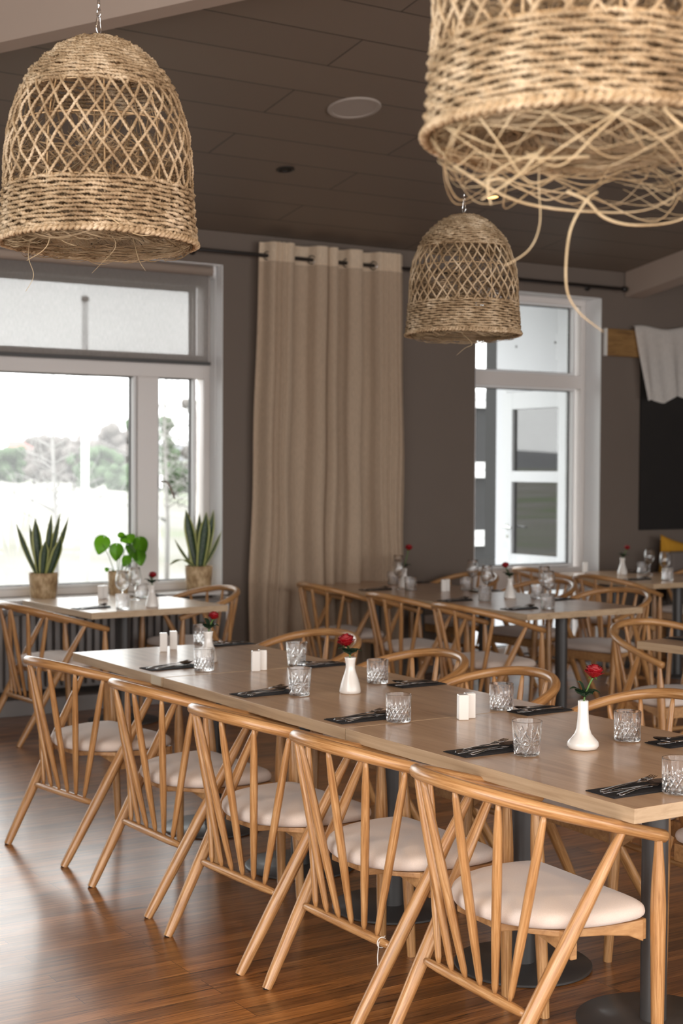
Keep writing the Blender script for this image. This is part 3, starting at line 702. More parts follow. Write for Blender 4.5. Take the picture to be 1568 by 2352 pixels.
# ------------------------------------------------------------------ tableware builders
TT = .7503
def cutfn(depth, z0, z1, n, kind):  # V cuts ground into the outside
    def fn(r, z, a, i):
        if z < z0 or z > z1: return r
        t = (z-z0)/(z1-z0); e = min(1, t*8)*min(1, (1-t)*8)
        def groove(p):
            d = abs((p % 1)-.5)*2; return max(0, 1-d*3.0)
        u = a/(2*math.pi)*n
        if kind == 0:
            if t < .62: g = max(groove(u+t*2.6), groove(u-t*2.6))
            else: g = .9*groove(u)*(1-(t-.62)/.38)
        else:
            cell = math.floor(u/2); v = (u/2-cell)-.5; zz = t-.45
            an = math.atan2(zz*1.6, v); g = groove(an/math.pi*5) * (1 if math.hypot(v, zz) > .06 else .2)
            g = max(g, groove(u/2)*.6)
        return r - depth*g*e
    return fn
def tumbler_mesh(kind):
    b = MB()
    if kind == 0: ro = lambda z: .0415 + .002*(z/.094); H = .094
    else: ro = lambda z: .0375 + .0085*(z/.104); H = .104
    fn = cutfn(.0030, .006, H*.80, 16 if kind == 0 else 14, kind)
    prof = [(0, .0), (ro(0)*.80, .0), (ro(0)*.95, .0015)]
    nz = 56
    prof += [(ro(H*k/nz), max(.004, H*k/nz)) for k in range(1, nz)]
    prof += [(ro(H)-.0002, H-.001), (ro(H)-.0012, H), (ro(H)-.0022, H-.001)]
    wall = .0032
    prof += [(ro(H*k/8)-wall, max(.013, H*k/8)) for k in range(7, 0, -1)] + [(ro(0)*.6, .0115), (0, .011)]
    lim = len([p for p in prof]) ; n_out = 3+nz-1
    b.lathe(prof, 192, fn=lambda r, z, a, i: fn(r, z, a, i) if 3 <= i < n_out else r)
    me = b.mesh('tumbler', 'glass'); me.set_sharp_from_angle(angle=R(18)); return me
TM = [tumbler_mesh(0), tumbler_mesh(1)]
def tumbler(x, y, kind, label, group):
    o = bpy.data.objects.new('tumbler', TM[kind]); COL.objects.link(o); o.location = (x, y, TT); o.rotation_euler = (0, 0, rnd.uniform(0, 6))
    tag(o, label, 'glass', group)
b = MB()
b.lathe([(0, 0), (.034, 0), (.0345, .0012), (.02, .003), (.006, .0075), (.0038, .02), (.0036, .06), (.0042, .078), (.010, .086), (.024, .096), (.036, .112), (.0425, .134), (.0415, .160), (.0365, .188), (.0325, .210), (.0320, .2112), (.0312, .210),
         (.0352, .188), (.0402, .160), (.0412, .134), (.0347, .1125), (.0225, .098), (.009, .0895), (0, .0875)], 48)
WM = b.mesh('wine_glass', 'glass')
def wine(x, y, label, group):
    o = bpy.data.objects.new('wine_glass', WM); COL.objects.link(o); o.location = (x, y, TT); tag(o, label, 'wine glass', group)
def vase(x, y, kind, label, group):
    b = MB()
    if kind == 0:  # bell foot with straight narrow neck
        P = [(0, .0), (.030, .0), (.044, .004), (.049, .013), (.047, .024), (.036, .036), (.026, .048), (.0205, .065), (.0175, .09), (.0162, .12), (.0158, .148), (.0145, .1495), (.0125, .148), (.0125, .05), (0, .04)]
    else:
        P = [(0, .0), (.036, .0), (.0405, .003), (.0405, .012), (.037, .030), (.030, .055), (.0215, .080), (.0175, .098), (.0178, .112), (.0205, .128), (.0222, .135), (.0212, .136), (.0185, .130), (.015, .10), (.014, .05), (0, .04)]
    b.lathe(P, 40); o = b.obj('bud_vase', 'ceramic'); o.location = (x, y, TT); tag(o, label, 'vase', group)
def rose(x, y, topz, dx, dz, label, group, rz, big=1.0, leaves=((-172, .070, 34), (-115, .058, 22), (-60, .052, 26), (-10, .060, 24), (100, .05, 30), (165, .072, 66))):
    """cut rose standing in a vase; origin at the vase mouth"""
    t = tag(empty('rose', (x, y, TT+topz), rz), label, 'rose', group)
    p0, p3 = Vector((0, 0, -.08)), Vector((dx, 0, dz-.012))
    path = [p0, Vector((0, 0, -.01)), Vector((dx*.25, 0, dz*.3)), Vector((dx*.75, .004, dz*.65)), p3]
    b = MB(); b.tube(path, [.0028, .0028, .0028, .0028, .0036], 7); b.obj('stem', 'stem_green', t)
    b = MB(); rr = random.Random(int(x*1000))
    for lay, (cnt, rad_, hgt, opn) in enumerate([(3, .0055, .034, .0), (3, .0085, .035, .001), (4, .0115, .034, .003), (5, .0150, .033, .004), (5, .0168, .030, .006), (5, .0178, .022, .009)]):
        for k in range(cnt):
            a0 = 2*math.pi*(k/cnt) + lay*.7; wd = 2*math.pi/cnt*.78
            pts = []
            for i in range(7):
                for j in range(6):
                    u, v = i/6-.5, j/5
                    rr_ = rad_*(.35+.75*math.sin(min(1, v*1.15)*math.pi*.5)) + opn*v**3*(1-1.2*u*u)
                    z = hgt*(v - .35*u*u*v*2) - lay*.0008 - opn*.45*v**4
                    a = a0+u*wd*2*(.55+.45*math.sin(v*math.pi*.8)); pts.append((rr_*math.cos(a)*big, rr_*math.sin(a)*big, z*big))
            b.grid(pts, 7, 6)
    bl_ = b.obj('bloom', 'rose_red', t); bl_.location = (dx, 0, dz-.012); bl_.rotation_euler = (0, R(8 if dx > 0 else -8), 0)
    so = bl_.modifiers.new('s', 'SOLIDIFY'); so.thickness = .0007
    b = MB()
    for k in range(5):
        a = 2*math.pi*k/5; d = Vector((math.cos(a), math.sin(a), 0)); s_ = Vector((-d.y, d.x, 0))
        vs = [d*.002+s_*.003, d*.002-s_*.003, d*.014+s_*.003+Vector((0, 0, -.001)), d*.014-s_*.003+Vector((0, 0, -.001)), d*.024+Vector((0, 0, -.008))]
        b.add([v+p3 for v in vs], [(0, 1, 3, 2), (2, 3, 4)])
    b.tube([p3, p3+Vector((0, 0, .006))], [.004, .008], 8); b.obj('sepals', 'stem_green', t)
    for (az, ln, el) in leaves:
        b = MB(); d = Vector((math.cos(R(az))*math.cos(R(el)), math.sin(R(az))*math.cos(R(el)), math.sin(R(el)))); s_ = Vector((-d.y, d.x, 0)).normalized(); up = s_.cross(d)*-1
        pts = []
        for i in range(11):
            u = i/10; wv = .027*math.sin(math.pi*min(1, u*1.02)**.8)*(1+.08*math.sin(u*40))
            c = d*(ln*.85*u) + Vector((0, 0, .012*math.sin(u*3.1)-.006*u*u))
            for j in (-1, -.5, 0, .5, 1): pts.append(c + s_*wv*j + up*(abs(j)*.005))
        b.grid([p+Vector((dx*.15, 0, .007)) for p in pts], 11, 5); lf = b.obj('leaf', 'rose_leaf', t)
def shaker(x, y, holes, label, group, rz=.6):
    b = MB(); b.box(-.0175, .0175, -.0175, .0175, 0, .086); o = b.obj('condiment_shaker', 'ceramic', bevel=.003); o.location = (x, y, TT); o.rotation_euler = (0, 0, rz)
    tag(o, label, 'salt and pepper shaker', group)
    b = MB()
    for k in range(holes):
        a = 2*math.pi*k/holes; b.lathe([(0, .0862), (.0012, .0862), (.0012, .0855)], 8, .006*math.cos(a), .006*math.sin(a))
    b.obj('pouring_holes', 'black_metal', o)
# cutlery, all lying along +X (handle end at -X)
b = MB(); vs = []
b.box(-.108, .108, -.056, .056, 0, .0022); b.box(-.104, .096, -.053, .050, .0022, .0042)
b.add([(.108, -.056, .0022), (.108, .056, .0022), (.118, .05, .006), (.122, -.02, .010)], [(0, 1, 2, 3), (3, 2, 1, 0)], smooth=False)
NAP = b.mesh('napkin', 'napkin')
def piece(kind):
    b = MB()
    K = [(-.100, .0085), (-.098, .0095), (-.07, .0085), (-.03, .0060), (.010, .0040), (.035, .0032)]
    def strip(K, z, th):
        vs = []
        for x, w_ in K: vs += [(x, -w_, z(x)), (x, w_, z(x)), (x, w_*.8, z(x)+th), (x, -w_*.8, z(x)+th)]
        n_ = len(K); fs = [(0, 3, 2, 1), (4*n_-4, 4*n_-3, 4*n_-2, 4*n_-1)]
        for i in range(n_-1):
            for k in range(4): fs.append((i*4+k, i*4+(k+1) % 4, (i+1)*4+(k+1) % 4, (i+1)*4+k))
        b.add(vs, fs)
    arch = lambda x: .0 + .004*max(0, math.sin((x+.10)/.20*math.pi))
    if kind == 'knife':
        strip([(-.100, .0095), (-.098, .0105), (-.06, .009), (-.01, .0075), (.0, .0075), (.01, .010), (.06, .011), (.09, .009), (.105, .003)], lambda x: .0, .0022)
    elif kind == 'fork':
        strip(K, arch, .0024)
        strip([(.035, .0032), (.046, .0075), (.055, .0115), (.066, .0122)], lambda x: arch(.035)+(x-.035)*.08, .0018)
        for k in range(4):
            y = -.0102+.0068*k; vs = []
            b.m = 0
            P = [(.064, 0), (.085, .0015), (.105, .0055)]
            b.tube([(x, y, arch(.035)+.003+dz) for x, dz in P], [.0018, .0016, .0008], 5)
    else:
        strip(K, arch, .0024)
        pts = []
        for i in range(13):
            u = i/12; x = .033+.068*u; w_ = .0205*math.sin(math.pi*min(1, (u*.97+.03))**.85)+.0015
            for j in range(7):
                v = j/3-1; pts.append((x, w_*v, arch(.035)+.0035+.004*u-.008*(1-v*v)*math.sin(math.pi*u)+.002))
        b.grid(pts, 13, 7)
    me = b.mesh(kind, 'steel'); return me
PC = {k: piece(k) for k in ('knife', 'fork', 'spoon')}
def setting(x, y, a, where, group):
    """napkin with knife, fork and spoon at (x, y), handles towards the sitter"""
    def put(name, me, dx, dy, dz, da, label, cat, gp, tilt=0):
        o = bpy.data.objects.new(name, me); COL.objects.link(o)
        c, s_ = math.cos(a), math.sin(a); o.location = (x+dx*c-dy*s_, y+dx*s_+dy*c, TT+dz); o.rotation_euler = (0, tilt, a+da); tag(o, label, cat, gp)
        return o
    put('napkin', NAP, 0, 0, 0, 0, 'black napkin under cutlery, '+where, 'napkin', 'black napkins')
    put('dinner_fork', PC['fork'], .014, .026, .0070, R(5), 'steel fork on the black napkin, '+where, 'fork', 'steel forks', R(-2))
    put('dinner_knife', PC['knife'], .0, .000, .0045, 0, 'steel knife on the black napkin, '+where, 'knife', 'steel knives')
    s_ = put('soup_spoon', PC['spoon'], .016, -.028, .0080, R(10), 'steel spoon on the black napkin, '+where, 'spoon', 'steel spoons', R(-1.5))
ORD = ['left end', 'second', 'middle', 'fourth', 'right end']
for k, (x, y, a) in enumerate([(2.755, 5.695, 2), (2.74, 4.86, 2), (2.748, 4.195, 1), (2.752, 3.52, 0), (2.752, 2.885, -1)]):
    setting(x, y, R(a), ORD[k]+' place, near side of the long front row', 'n')
for k, (x, y, a) in enumerate([(3.385, 6.31, 184), (3.375, 5.435, 182), (3.385, 4.755, 181), (3.39, 4.01, 182), (3.38, 3.315, 180)]):
    setting(x, y, R(a), ORD[k]+' place, far side of the long front row', 'm')
for (x, y, a, wh) in [(3.53, 8.37, 3, 'left side of the window table'), (4.20, 8.98, 183, 'right side of the window table'),
                      (5.80, 8.66, 1, 'near side of the back row, beside the curtain'), (5.77, 7.69, 0, 'near side of the back row, middle place'), (5.775, 7.04, 0, 'near side of the back row, right end place'),
                      (6.42, 9.05, 180, 'far side of the back row, beside the curtain'), (6.42, 8.19, 180, 'far side of the back row, middle place'), (6.42, 7.42, 182, 'far side of the back row, right end place'),
                      (8.14, 8.49, 0, 'near side of the tall window table'), (8.74, 9.09, 180, 'far side of the tall window table'),
                      (5.46, 5.34, -92, 'table cut off at the right edge')]:
    setting(x, y, R(a), wh, '')
GL = 'cut glass tumblers'
for (x, y, k, lb) in [
    (3.279, 6.40, 0, 'tall looking cut glass tumbler behind the leftmost rose vase of the front row'),
    (2.85, 5.546, 0, 'diamond cut tumbler in front of the leftmost rose vase of the front row'),
    (3.255, 5.467, 1, 'star cut tumbler standing behind another, beside the second shaker pair'),
    (2.843, 4.753, 1, 'flared star cut tumbler between the second shaker pair and the middle rose vase'),
    (3.277, 4.873, 0, 'diamond cut tumbler just right of the middle rose vase, far side'),
    (2.834, 4.087, 0, 'diamond cut tumbler at near side, left of the nearest shaker pair'),
    (3.29, 4.105, 0, 'diamond cut tumbler behind and right of the nearest shaker pair'),
    (2.829, 3.408, 1, 'flared star cut tumbler left of the nearest rose vase'),
    (3.254, 3.429, 0, 'diamond cut tumbler right of the nearest rose vase'),
    (2.837, 2.796, 0, 'tumbler cut off by the right edge above the near table corner'),
    (3.666, 8.20, 0, 'cut tumbler at the near edge of the window table'),
    (4.10, 8.86, 0, 'cut tumbler at the far side of the window table behind the wine glasses'),
    (5.997, 8.511, 0, 'cut tumbler nearest the curtain on the back row'),
    (6.345, 8.318, 0, 'cut tumbler behind the middle wine glasses of the back row'),
    (5.945, 7.598, 0, 'cut tumbler left of the back row rose vase, near side'),
    (6.349, 7.556, 0, 'cut tumbler right of the back row rose vase, far side'),
    (5.925, 6.95, 0, 'cut tumbler near the corner of the back row'),
    (8.67, 8.98, 0, 'cut tumbler right of the vase on the tall window table'),
    (8.30, 8.32, 0, 'cut tumbler near the corner of the tall window table'),
    (6.20, 9.02, 0, 'cut tumbler behind the rose vase beside the curtain'),
    (5.345, 5.16, 0, 'cut tumbler on the table cut off at the right edge')]:
    tumbler(x, y, k, lb, GL)
WG = 'clear wine glasses'
for (x, y, lb) in [
    (3.79, 8.49, 'wine glass at the front on the window table'), (4.0, 8.76, 'wine glass behind another on the window table'),
    (5.975, 8.62, 'wine glass in front of the rose vase beside the curtain'), (6.28, 9.07, 'wine glass behind the rose vase beside the curtain'),
    (6.43, 8.36, 'rear wine glass of the middle pair on the back row'), (6.12, 7.80, 'front wine glass of the middle pair on the back row'),
    (6.43, 7.58, 'rear wine glass of the right pair on the back row'), (6.16, 7.22, 'front wine glass of the right pair on the back row'),
    (8.62, 8.85, 'left wine glass on the tall window table'), (8.40, 8.45, 'right wine glass on the tall window table')]:
    wine(x, y, lb, WG)
VG = 'white bud vases'; RG = 'red roses in the bud vases'
for (x, y, k, where, dx, dz, rz, big) in [
    (2.99, 5.78, 1, 'at the left end of the front row', .022, .068, -30, .95), (3.041, 4.708, 1, 'in the middle of the front row', -.015, .060, -20, 1.28), (3.036, 3.392, 0, 'on the nearest table, at right', .030, .086, -32, 1.1),
    (3.878, 8.245, 1, 'on the window table', .004, .062, -20, 1.0), (6.11, 8.75, 1, 'on the back row beside the curtain', .03, .15, -30, 1.1), (6.19, 7.643, 1, 'in the middle of the back row', -.03, .085, -30, 1.0), (8.43, 8.96, 1, 'on the tall window table', .035, .085, -30, 1.0)]:
    kind = ('narrow necked ' if k == 0 else 'waisted ')
    vase(x, y, k, kind+'white ceramic vase '+where, VG)
    rose(x, y, .149 if k == 0 else .135, dx, dz, 'red rose in the vase '+where, RG, R(rz), big)
SG = 'white square shakers'
for (x, y, h, lb) in [
    (2.985, 6.22, 3, 'left white shaker of the pair standing apart on the farthest front table'), (3.06, 6.27, 1, 'right white shaker of the pair standing apart on the farthest front table'),
    (3.028, 5.42, 3, 'left white shaker of the touching pair on the middle front table'), (3.069, 5.436, 1, 'right white shaker of the touching pair on the middle front table'),
    (3.047, 4.01, 3, 'left white shaker of the touching pair on the nearest front table'), (3.088, 4.026, 1, 'right white shaker of the touching pair on the nearest front table'),
    (3.835, 8.93, 3, 'left white shaker on the window table'), (3.876, 8.946, 1, 'right white shaker on the window table'),
    (6.13, 8.30, 3, 'left white shaker on the back row'), (6.171, 8.316, 1, 'right white shaker on the back row'),
    (8.33, 9.30, 1, 'single white shaker on the tall window table')]:
    shaker(x, y, h, lb, SG, rz=R(-24))

# ------------------------------------------------------------------ potted plants on the sill
def pot(t, r0, r1, h):
    b = MB()
    def fn(r, z, a, i):
        return r + .0022*math.sin(a*14+z*260)*math.sin(z*210+a*3) + .0016*math.sin(3*a+1)
    nz = 22; P = [(0, 0), (r0*.97, 0)] + [(r0+(r1-r0)*(k/nz)**1.3 + .003*math.sin(k/nz*math.pi), .003+(h-.003)*k/nz) for k in range(nz+1)] + [(r1-.006, h-.001), (r1-.010, h-.02), (r0-.008, .03), (0, .03)]
    b.lathe(P, 56, fn=lambda r, z, a, i: fn(r, z, a, i) if 1 < i < nz+4 else r); b.obj('woven_pot', 'basket', t)
    b = MB(); b.lathe([(0, h-.022), (r1-.012, h-.024), (r1-.014, h-.035)], 32); b.obj('soil', 'soil', t)
def blade(t, base, tip, wd, bend=0, mat='snake_leaf', face=-1, twist=0):
    base, tip = Vector(base), Vector(tip); b = MB(); N = 16; pts = []
    for i in range(N+1):
        u = i/N; c = base.lerp(tip, u) + Vector((0, 0, bend*math.sin(math.pi*u)))
        wv = wd*(.45+.55*math.sin(math.pi*min(1, .12+u*.62)))*(1 if u < .62 else max(.0, (1-((u-.62)/.38)**1.7)))
        if i == N: wv = .0005
        az = twist*u; sx_ = Vector((math.cos(az), math.sin(az)*-1, 0)); ny = Vector((math.sin(az), math.cos(az), 0))
        for j in range(7):
            v = j/3-1; pts.append(c + sx_*(wv*v) + ny*(wv*.55*(v*v)*face + .0))
    b.grid([p for p in pts], N+1, 7)
    # uv x across: swap axes
    b.uv = [[(q[1], q[0]) for q in u] for u in b.uv]
    o = b.obj('leaf', mat, t); s_ = o.modifiers.new('s', 'SOLIDIFY'); s_.thickness = .0025
SZ = .722; PR = R(-32.5)
p1 = tag(empty('potted_snake_plant', (3.655, 9.475, SZ), PR), 'snake plant in a woven pot at the left of the sill, blades spread wide', 'potted plant', 'snake plants on the window sill')
pot(p1, .083, .097, .172)
z0 = .155
for (dx, dz, wd, bx, by, bd) in [(-.185, .345, .015, -.04, .0, -.02), (-.098, .33, .014, -.03, .02, 0), (-.055, .375, .025, -.02, 0, 0), (.05, .405, .017, .01, .02, 0), (.108, .41, .014, .02, .02, 0), (.172, .385, .015, .03, 0, -.02), (.082, .30, .018, .03, .03, 0), (.020, .225, .023, .0, -.02, 0), (.13, .255, .026, .04, -.01, -.01)]:
    blade(p1, (bx, by, z0), (dx, by*1.5, .165+dz), wd*1.35, bd, twist=rnd.uniform(-.4, .4))
p3 = tag(empty('potted_snake_plant', (4.83, 9.49, SZ), PR), 'snake plant in a woven pot at the right of the sill, one leaf drooping left', 'potted plant', 'snake plants on the window sill')
pot(p3, .084, .098, .182)
for (dx, dz, wd, bx, by, bd) in [(-.172, .20, .012, -.02, -.01, -.02), (-.092, .41, .034, -.015, 0, 0), (.002, .385, .022, .0, .03, 0), (.058, .395, .036, .015, -.02, -.01), (.106, .41, .026, .03, .01, -.01), (.165, .26, .013, .03, .0, -.02), (-.20, .015, .017, -.02, -.03, .05)]:
    blade(p3, (bx, by, z0+.01), (dx, by*1.5, .175+dz), wd*1.15, bd, twist=rnd.uniform(-.3, .3))
p2 = tag(empty('potted_heart_leaf_plant', (4.20, 9.47, SZ), PR), 'bright green heart leaved plant in the middle of the window sill', 'potted plant')
pot(p2, .062, .072, .165)
def heart(t, base, c, size, rot, tilt, turn):
    base, c = Vector(base), Vector(c)
    b = MB(); b.tube([base, base.lerp(c, .5)+Vector((0, 0, .02)), c], [.003, .0026, .0018], 6); b.obj('stalk', 'stem_green', t)
    b = MB(); pts = []; N = 18
    for i in range(N+1):
        v = i/N; # 0 = notch, 1 = tip
        w_ = .62*math.sin(math.pi*(v**.62)*.97+.03)**.85
        for j in range(9):
            u = j/4-1; z = .32-v*1.12 + .24*(abs(u)**.7)*(1-v)**2.2*1.0
            pts.append(Vector((u*w_*size*.9, -abs(u)*size*.10 + .06*size*math.sin(v*3), z*size)))
    m_ = Matrix.Translation(c) @ Euler((R(tilt), 0, R(turn))).to_matrix().to_4x4() @ Matrix.Rotation(R(rot), 4, 'Y')
    b.grid([m_ @ p for p in pts], N+1, 9); o = b.obj('leaf', 'heart_leaf', t)
for (dx, dz, s_, rot, tl, tu, by) in [(-.112, .20, .105, 18, 5, 20, -.01), (-.010, .15, .095, 0, -8, -5, -.02), (.060, .235, .10, -40, 50, 30, .02), (.095, .15, .105, -28, 20, -50, -.02), (.150, .185, .11, -14, -5, -20, .03), (.150, .11, .085, -10, 10, 10, -.03), (.062, .085, .065, 20, 10, 20, -.04), (.02, .255, .05, -60, 30, 0, 0), (-.075, .02, .03, 10, 30, 0, -.03)]:
    heart(p2, (dx*.2, by*.5, .145), (dx, by, .160+dz), s_, rot, tl, tu)

# ------------------------------------------------------------------ woven pendant lampshades
LR = .250
def lr(z):
    """outer radius of the shade at height z above the rim (both in metres)"""
    K = [(0, 1.0), (.10, .985), (.30, .968), (.49, .955), (.87, .945), (1.10, .915), (1.24, .885), (1.46, .80), (1.65, .705), (1.81, .56), (1.93, .42), (2.0, .28), (2.04, .12), (2.055, .0)]
    t = z/LR
    for (a, ra), (c, rc) in zip(K, K[1:]):
        if t <= c: return LR*(ra+(rc-ra)*(t-a)/(c-a))
    return 0
def surf_rows(z0, z1, step):
    """heights spaced evenly along the profile"""
    out = []; z = z0; acc = step; pr = (lr(z0), z0)
    while z < z1:
        z += .0008; cur = (lr(z), z); acc += math.hypot(cur[0]-pr[0], cur[1]-pr[1]); pr = cur
        if acc >= step: out.append(z); acc = 0
    return out
def ring(b, z, r, rr, row, n, amp, stakes, tw, ns=5, seed=0):
    q = random.Random(seed*977+row); ph = q.uniform(0, 6); ph2 = q.uniform(0, 6); pts = []; rads = []
    for k in range(n):
        a = 2*math.pi*k/n
        wv = amp*math.sin(stakes*a*.5 + row*math.pi + .0)
        zz = z + .0011*math.sin(7*a+ph) + .0009*math.sin(19*a+ph2) + .0012*math.cos(stakes*a*.5+row*math.pi)
        pts.append(((r+wv)*math.cos(a), (r+wv)*math.sin(a), zz)); rads.append(rr*(1+.16*math.sin(31*a+ph)+.14*math.sin(53*a+ph2)))
    b.tube(pts, rads, ns, closed=True, caps=False, flat=.62, twist=tw, up=Vector((0, 0, 1)))
def build_lamp_meshes(seed, rows_n=280):
    q = random.Random(seed); ms = {}
    b = MB()
    for i, z in enumerate(surf_rows(1.47*LR, 2.03*LR, .0098)):
        r = lr(z); ring(b, z, r-.004, .0062, i, max(60, int(rows_n*r/LR)), .0028, max(12, int(46*r/LR/2)*2), 330, seed=seed)
    ms['woven_dome'] = b.mesh('woven_dome', 'straw')
    b = MB()
    for i, z in enumerate(surf_rows(.035*LR, .50*LR, .0098)):
        ring(b, z, lr(z)-.004, .0062, i, rows_n, .0032, 48, 330, seed=seed+1)
    ms['woven_band'] = b.mesh('woven_band', 'straw')
    b = MB()
    for rr_, dz, tw in ((LR*1.0-.006, .002, 300), (LR-.001, -.004, -260)):
        pts = []
        for k in range(700):
            a = 2*math.pi*k/700; o = .0026
            pts.append(((rr_+o*math.cos(a*110))*math.cos(a), (rr_+o*math.cos(a*110))*math.sin(a), dz+o*math.sin(a*110)+.002*math.sin(3*a+seed)))
        b.tube(pts, .0062, 6, closed=True, caps=False, flat=.7, up=Vector((0, 0, 1)))
    ms['braided_rim'] = b.mesh('braided_rim', 'straw')
    b = MB(); NS = 33; z0, z1 = .49*LR, 1.49*LR
    for fam in (-1, 1):
        for k in range(NS):
            a0 = 2*math.pi*(k+.5*(fam > 0))/NS + q.uniform(-.018, .018); pts = []; n = 76; ph = q.uniform(0, 6); sw = fam*(.76+q.uniform(-.07, .07))
            for i in range(n):
                u = i/(n-1); z = z0+(z1-z0)*u
                a = a0 + sw*(u-.5) + .012*math.sin(u*9+ph)
                r = lr(z) - .004 + fam*.0022*math.sin(u*math.pi*6) + .001*math.sin(u*21+ph)
                pts.append((r*math.cos(a), r*math.sin(a), z))
            b.tube(pts, .0047, 5, caps=False, flat=.62, twist=330)
    ms['open_lattice'] = b.mesh('open_lattice', 'straw')
    b = MB()
    for z in (1.12*LR, .52*LR, 1.46*LR):
        b.tube([((lr(z)-.010)*math.cos(2*math.pi*k/72), (lr(z)-.010)*math.sin(2*math.pi*k/72), z) for k in range(72)], .0022, 6, closed=True, caps=False, up=Vector((0, 0, 1)))
    for k in range(10):
        a = 2*math.pi*k/10+.2; b.tube([((lr(z)-.011)*math.cos(a), (lr(z)-.011)*math.sin(a), z) for z in [LR*(.02+.2*j) for j in range(11)] if lr(z) > .02], .0020, 6)
    ms['inner_hoops'] = b.mesh('inner_hoops', 'basket')
    b = MB()
    def blade(p, wd):
        P = [Vector(x) for x in p]; vs = []; n = len(P)
        for i in range(n):
            T = (P[min(i+1, n-1)]-P[max(i-1, 0)]).normalized(); s_ = T.cross(Vector((P[i].x, P[i].y, .05)).normalized())
            if s_.length < .1: s_ = T.cross(Vector((0, 0, 1)))
            s_ = s_.normalized()*wd*(1-.75*(i/(n-1))**2); up = T.cross(s_).normalized()*wd*.35
            vs += [P[i]+s_, P[i]+up, P[i]-s_]
        fs = []
        for i in range(n-1):
            fs += [(3*i, 3*i+1, 3*i+4, 3*i+3), (3*i+1, 3*i+2, 3*i+5, 3*i+4)]
        L = .03; uv = []
        for i in range(n-1):
            uv += [[(0, i*L), (wd, i*L), (wd, i*L+L), (0, i*L+L)], [(wd, i*L), (2*wd, i*L), (2*wd, i*L+L), (wd, i*L+L)]]
        b.add(vs, fs, uv)
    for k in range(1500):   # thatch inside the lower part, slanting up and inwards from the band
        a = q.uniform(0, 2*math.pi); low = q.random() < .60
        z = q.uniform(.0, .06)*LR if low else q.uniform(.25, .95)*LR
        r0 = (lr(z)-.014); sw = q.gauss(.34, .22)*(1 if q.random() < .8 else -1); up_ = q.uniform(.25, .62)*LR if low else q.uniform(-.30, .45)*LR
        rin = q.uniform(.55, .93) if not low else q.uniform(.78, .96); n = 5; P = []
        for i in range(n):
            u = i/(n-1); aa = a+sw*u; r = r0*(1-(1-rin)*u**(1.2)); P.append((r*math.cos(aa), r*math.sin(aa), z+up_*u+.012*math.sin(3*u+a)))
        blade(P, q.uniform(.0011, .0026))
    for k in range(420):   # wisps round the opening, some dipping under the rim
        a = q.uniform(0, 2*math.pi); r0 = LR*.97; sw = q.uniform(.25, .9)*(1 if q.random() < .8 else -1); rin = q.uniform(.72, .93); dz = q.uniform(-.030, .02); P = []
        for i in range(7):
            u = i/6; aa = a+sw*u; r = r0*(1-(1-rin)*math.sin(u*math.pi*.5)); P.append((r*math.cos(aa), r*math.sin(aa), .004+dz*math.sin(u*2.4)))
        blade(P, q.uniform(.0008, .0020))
    me = b.mesh('straw_lining', 'straw_shaded'); ms['straw_lining'] = me
    return ms
LM = build_lamp_meshes(3)
def lampshade(x, y, z, rz, label, strands, tilt=(0, 0), cord_mat='steel'):
    t = tag(empty('pendant_lampshade', (x, y, z), rz), label, 'lampshade', None); t.rotation_euler = (tilt[0], tilt[1], rz)
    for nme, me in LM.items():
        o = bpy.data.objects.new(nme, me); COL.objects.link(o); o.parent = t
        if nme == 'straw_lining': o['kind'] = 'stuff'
    H = 2.045*LR
    b = MB(); b.lathe([(0, H-.006), (.008, H-.006), (.008, H+.006), (.0045, H+.009), (0, H+.009)], 16); b.obj('top_boss', 'basket', t)
    b = MB()
    lp = [(.009*math.cos(a)*(1 if math.sin(a) < 0 else .75), 0, H+.034+.024*math.sin(a)) for a in [2*math.pi*k/24 for k in range(24)]]
    b.tube(lp, .0022, 8, closed=True, caps=False, up=Vector((0, 1, 0))); b.obj('snap_hook', 'chrome', t)
    b = MB(); b.tube([(0, .006*math.cos(a), H+.064+.011*math.sin(a)) for a in [2*math.pi*k/16 for k in range(16)]], .0017, 6, closed=True, caps=False, up=Vector((1, 0, 0)))
    b.tube([(0, 0, H+.07), (0, 0, H+.105)], .0032, 8); b.obj('cord_clamp', 'chrome', t)
    L = ceil_z(y) - z; inv = Euler((tilt[0], tilt[1], rz)).to_matrix().inverted(); topl = inv @ Vector((0, 0, L-.0))
    b = MB(); b.tube([(0, 0, H+.10), tuple(topl)], .0011, 6); b.obj('suspension_wire', cord_mat, t)
    for st in strands:
        K = [inv @ (Vector(p)-Vector((x, y, z))) for p in st[1:]]; P = []
        for i in range(len(K)-1):
            p0, p1, p2, p3 = K[max(i-1, 0)], K[i], K[i+1], K[min(i+2, len(K)-1)]
            for j in range(6):
                u = j/6; P.append(.5*((2*p1)+(-p0+p2)*u+(2*p0-5*p1+4*p2-p3)*u*u+(-p0+3*p1-3*p2+p3)*u**3))
        P.append(K[-1]); n = len(P); b = MB(); b.tube(P, [st[0]*(1-.55*(i/(n-1))**2) for i in range(n)], 6, flat=.5, twist=4); b.obj('loose_strand', 'straw_blade', t)
    return t
def rimp(c, ang_, rf=.95, dz=0, R_=LR): return (c[0]+R_*rf*math.cos(ang_), c[1]+R_*rf*math.sin(ang_), c[2]+dz)
def rel(c, sx_, sz, df=0):
    """point sx to the right, df away from the viewer's side and sz above a lamp centre"""
    return (c[0]+.843*sx_+.537*df, c[1]-.537*sx_+.843*df, c[2]+sz)
C1 = (1.503, 3.512, 2.172); C3 = (3.888, 5.135, 2.188); C2 = (1.5945, 1.8035, 2.135)
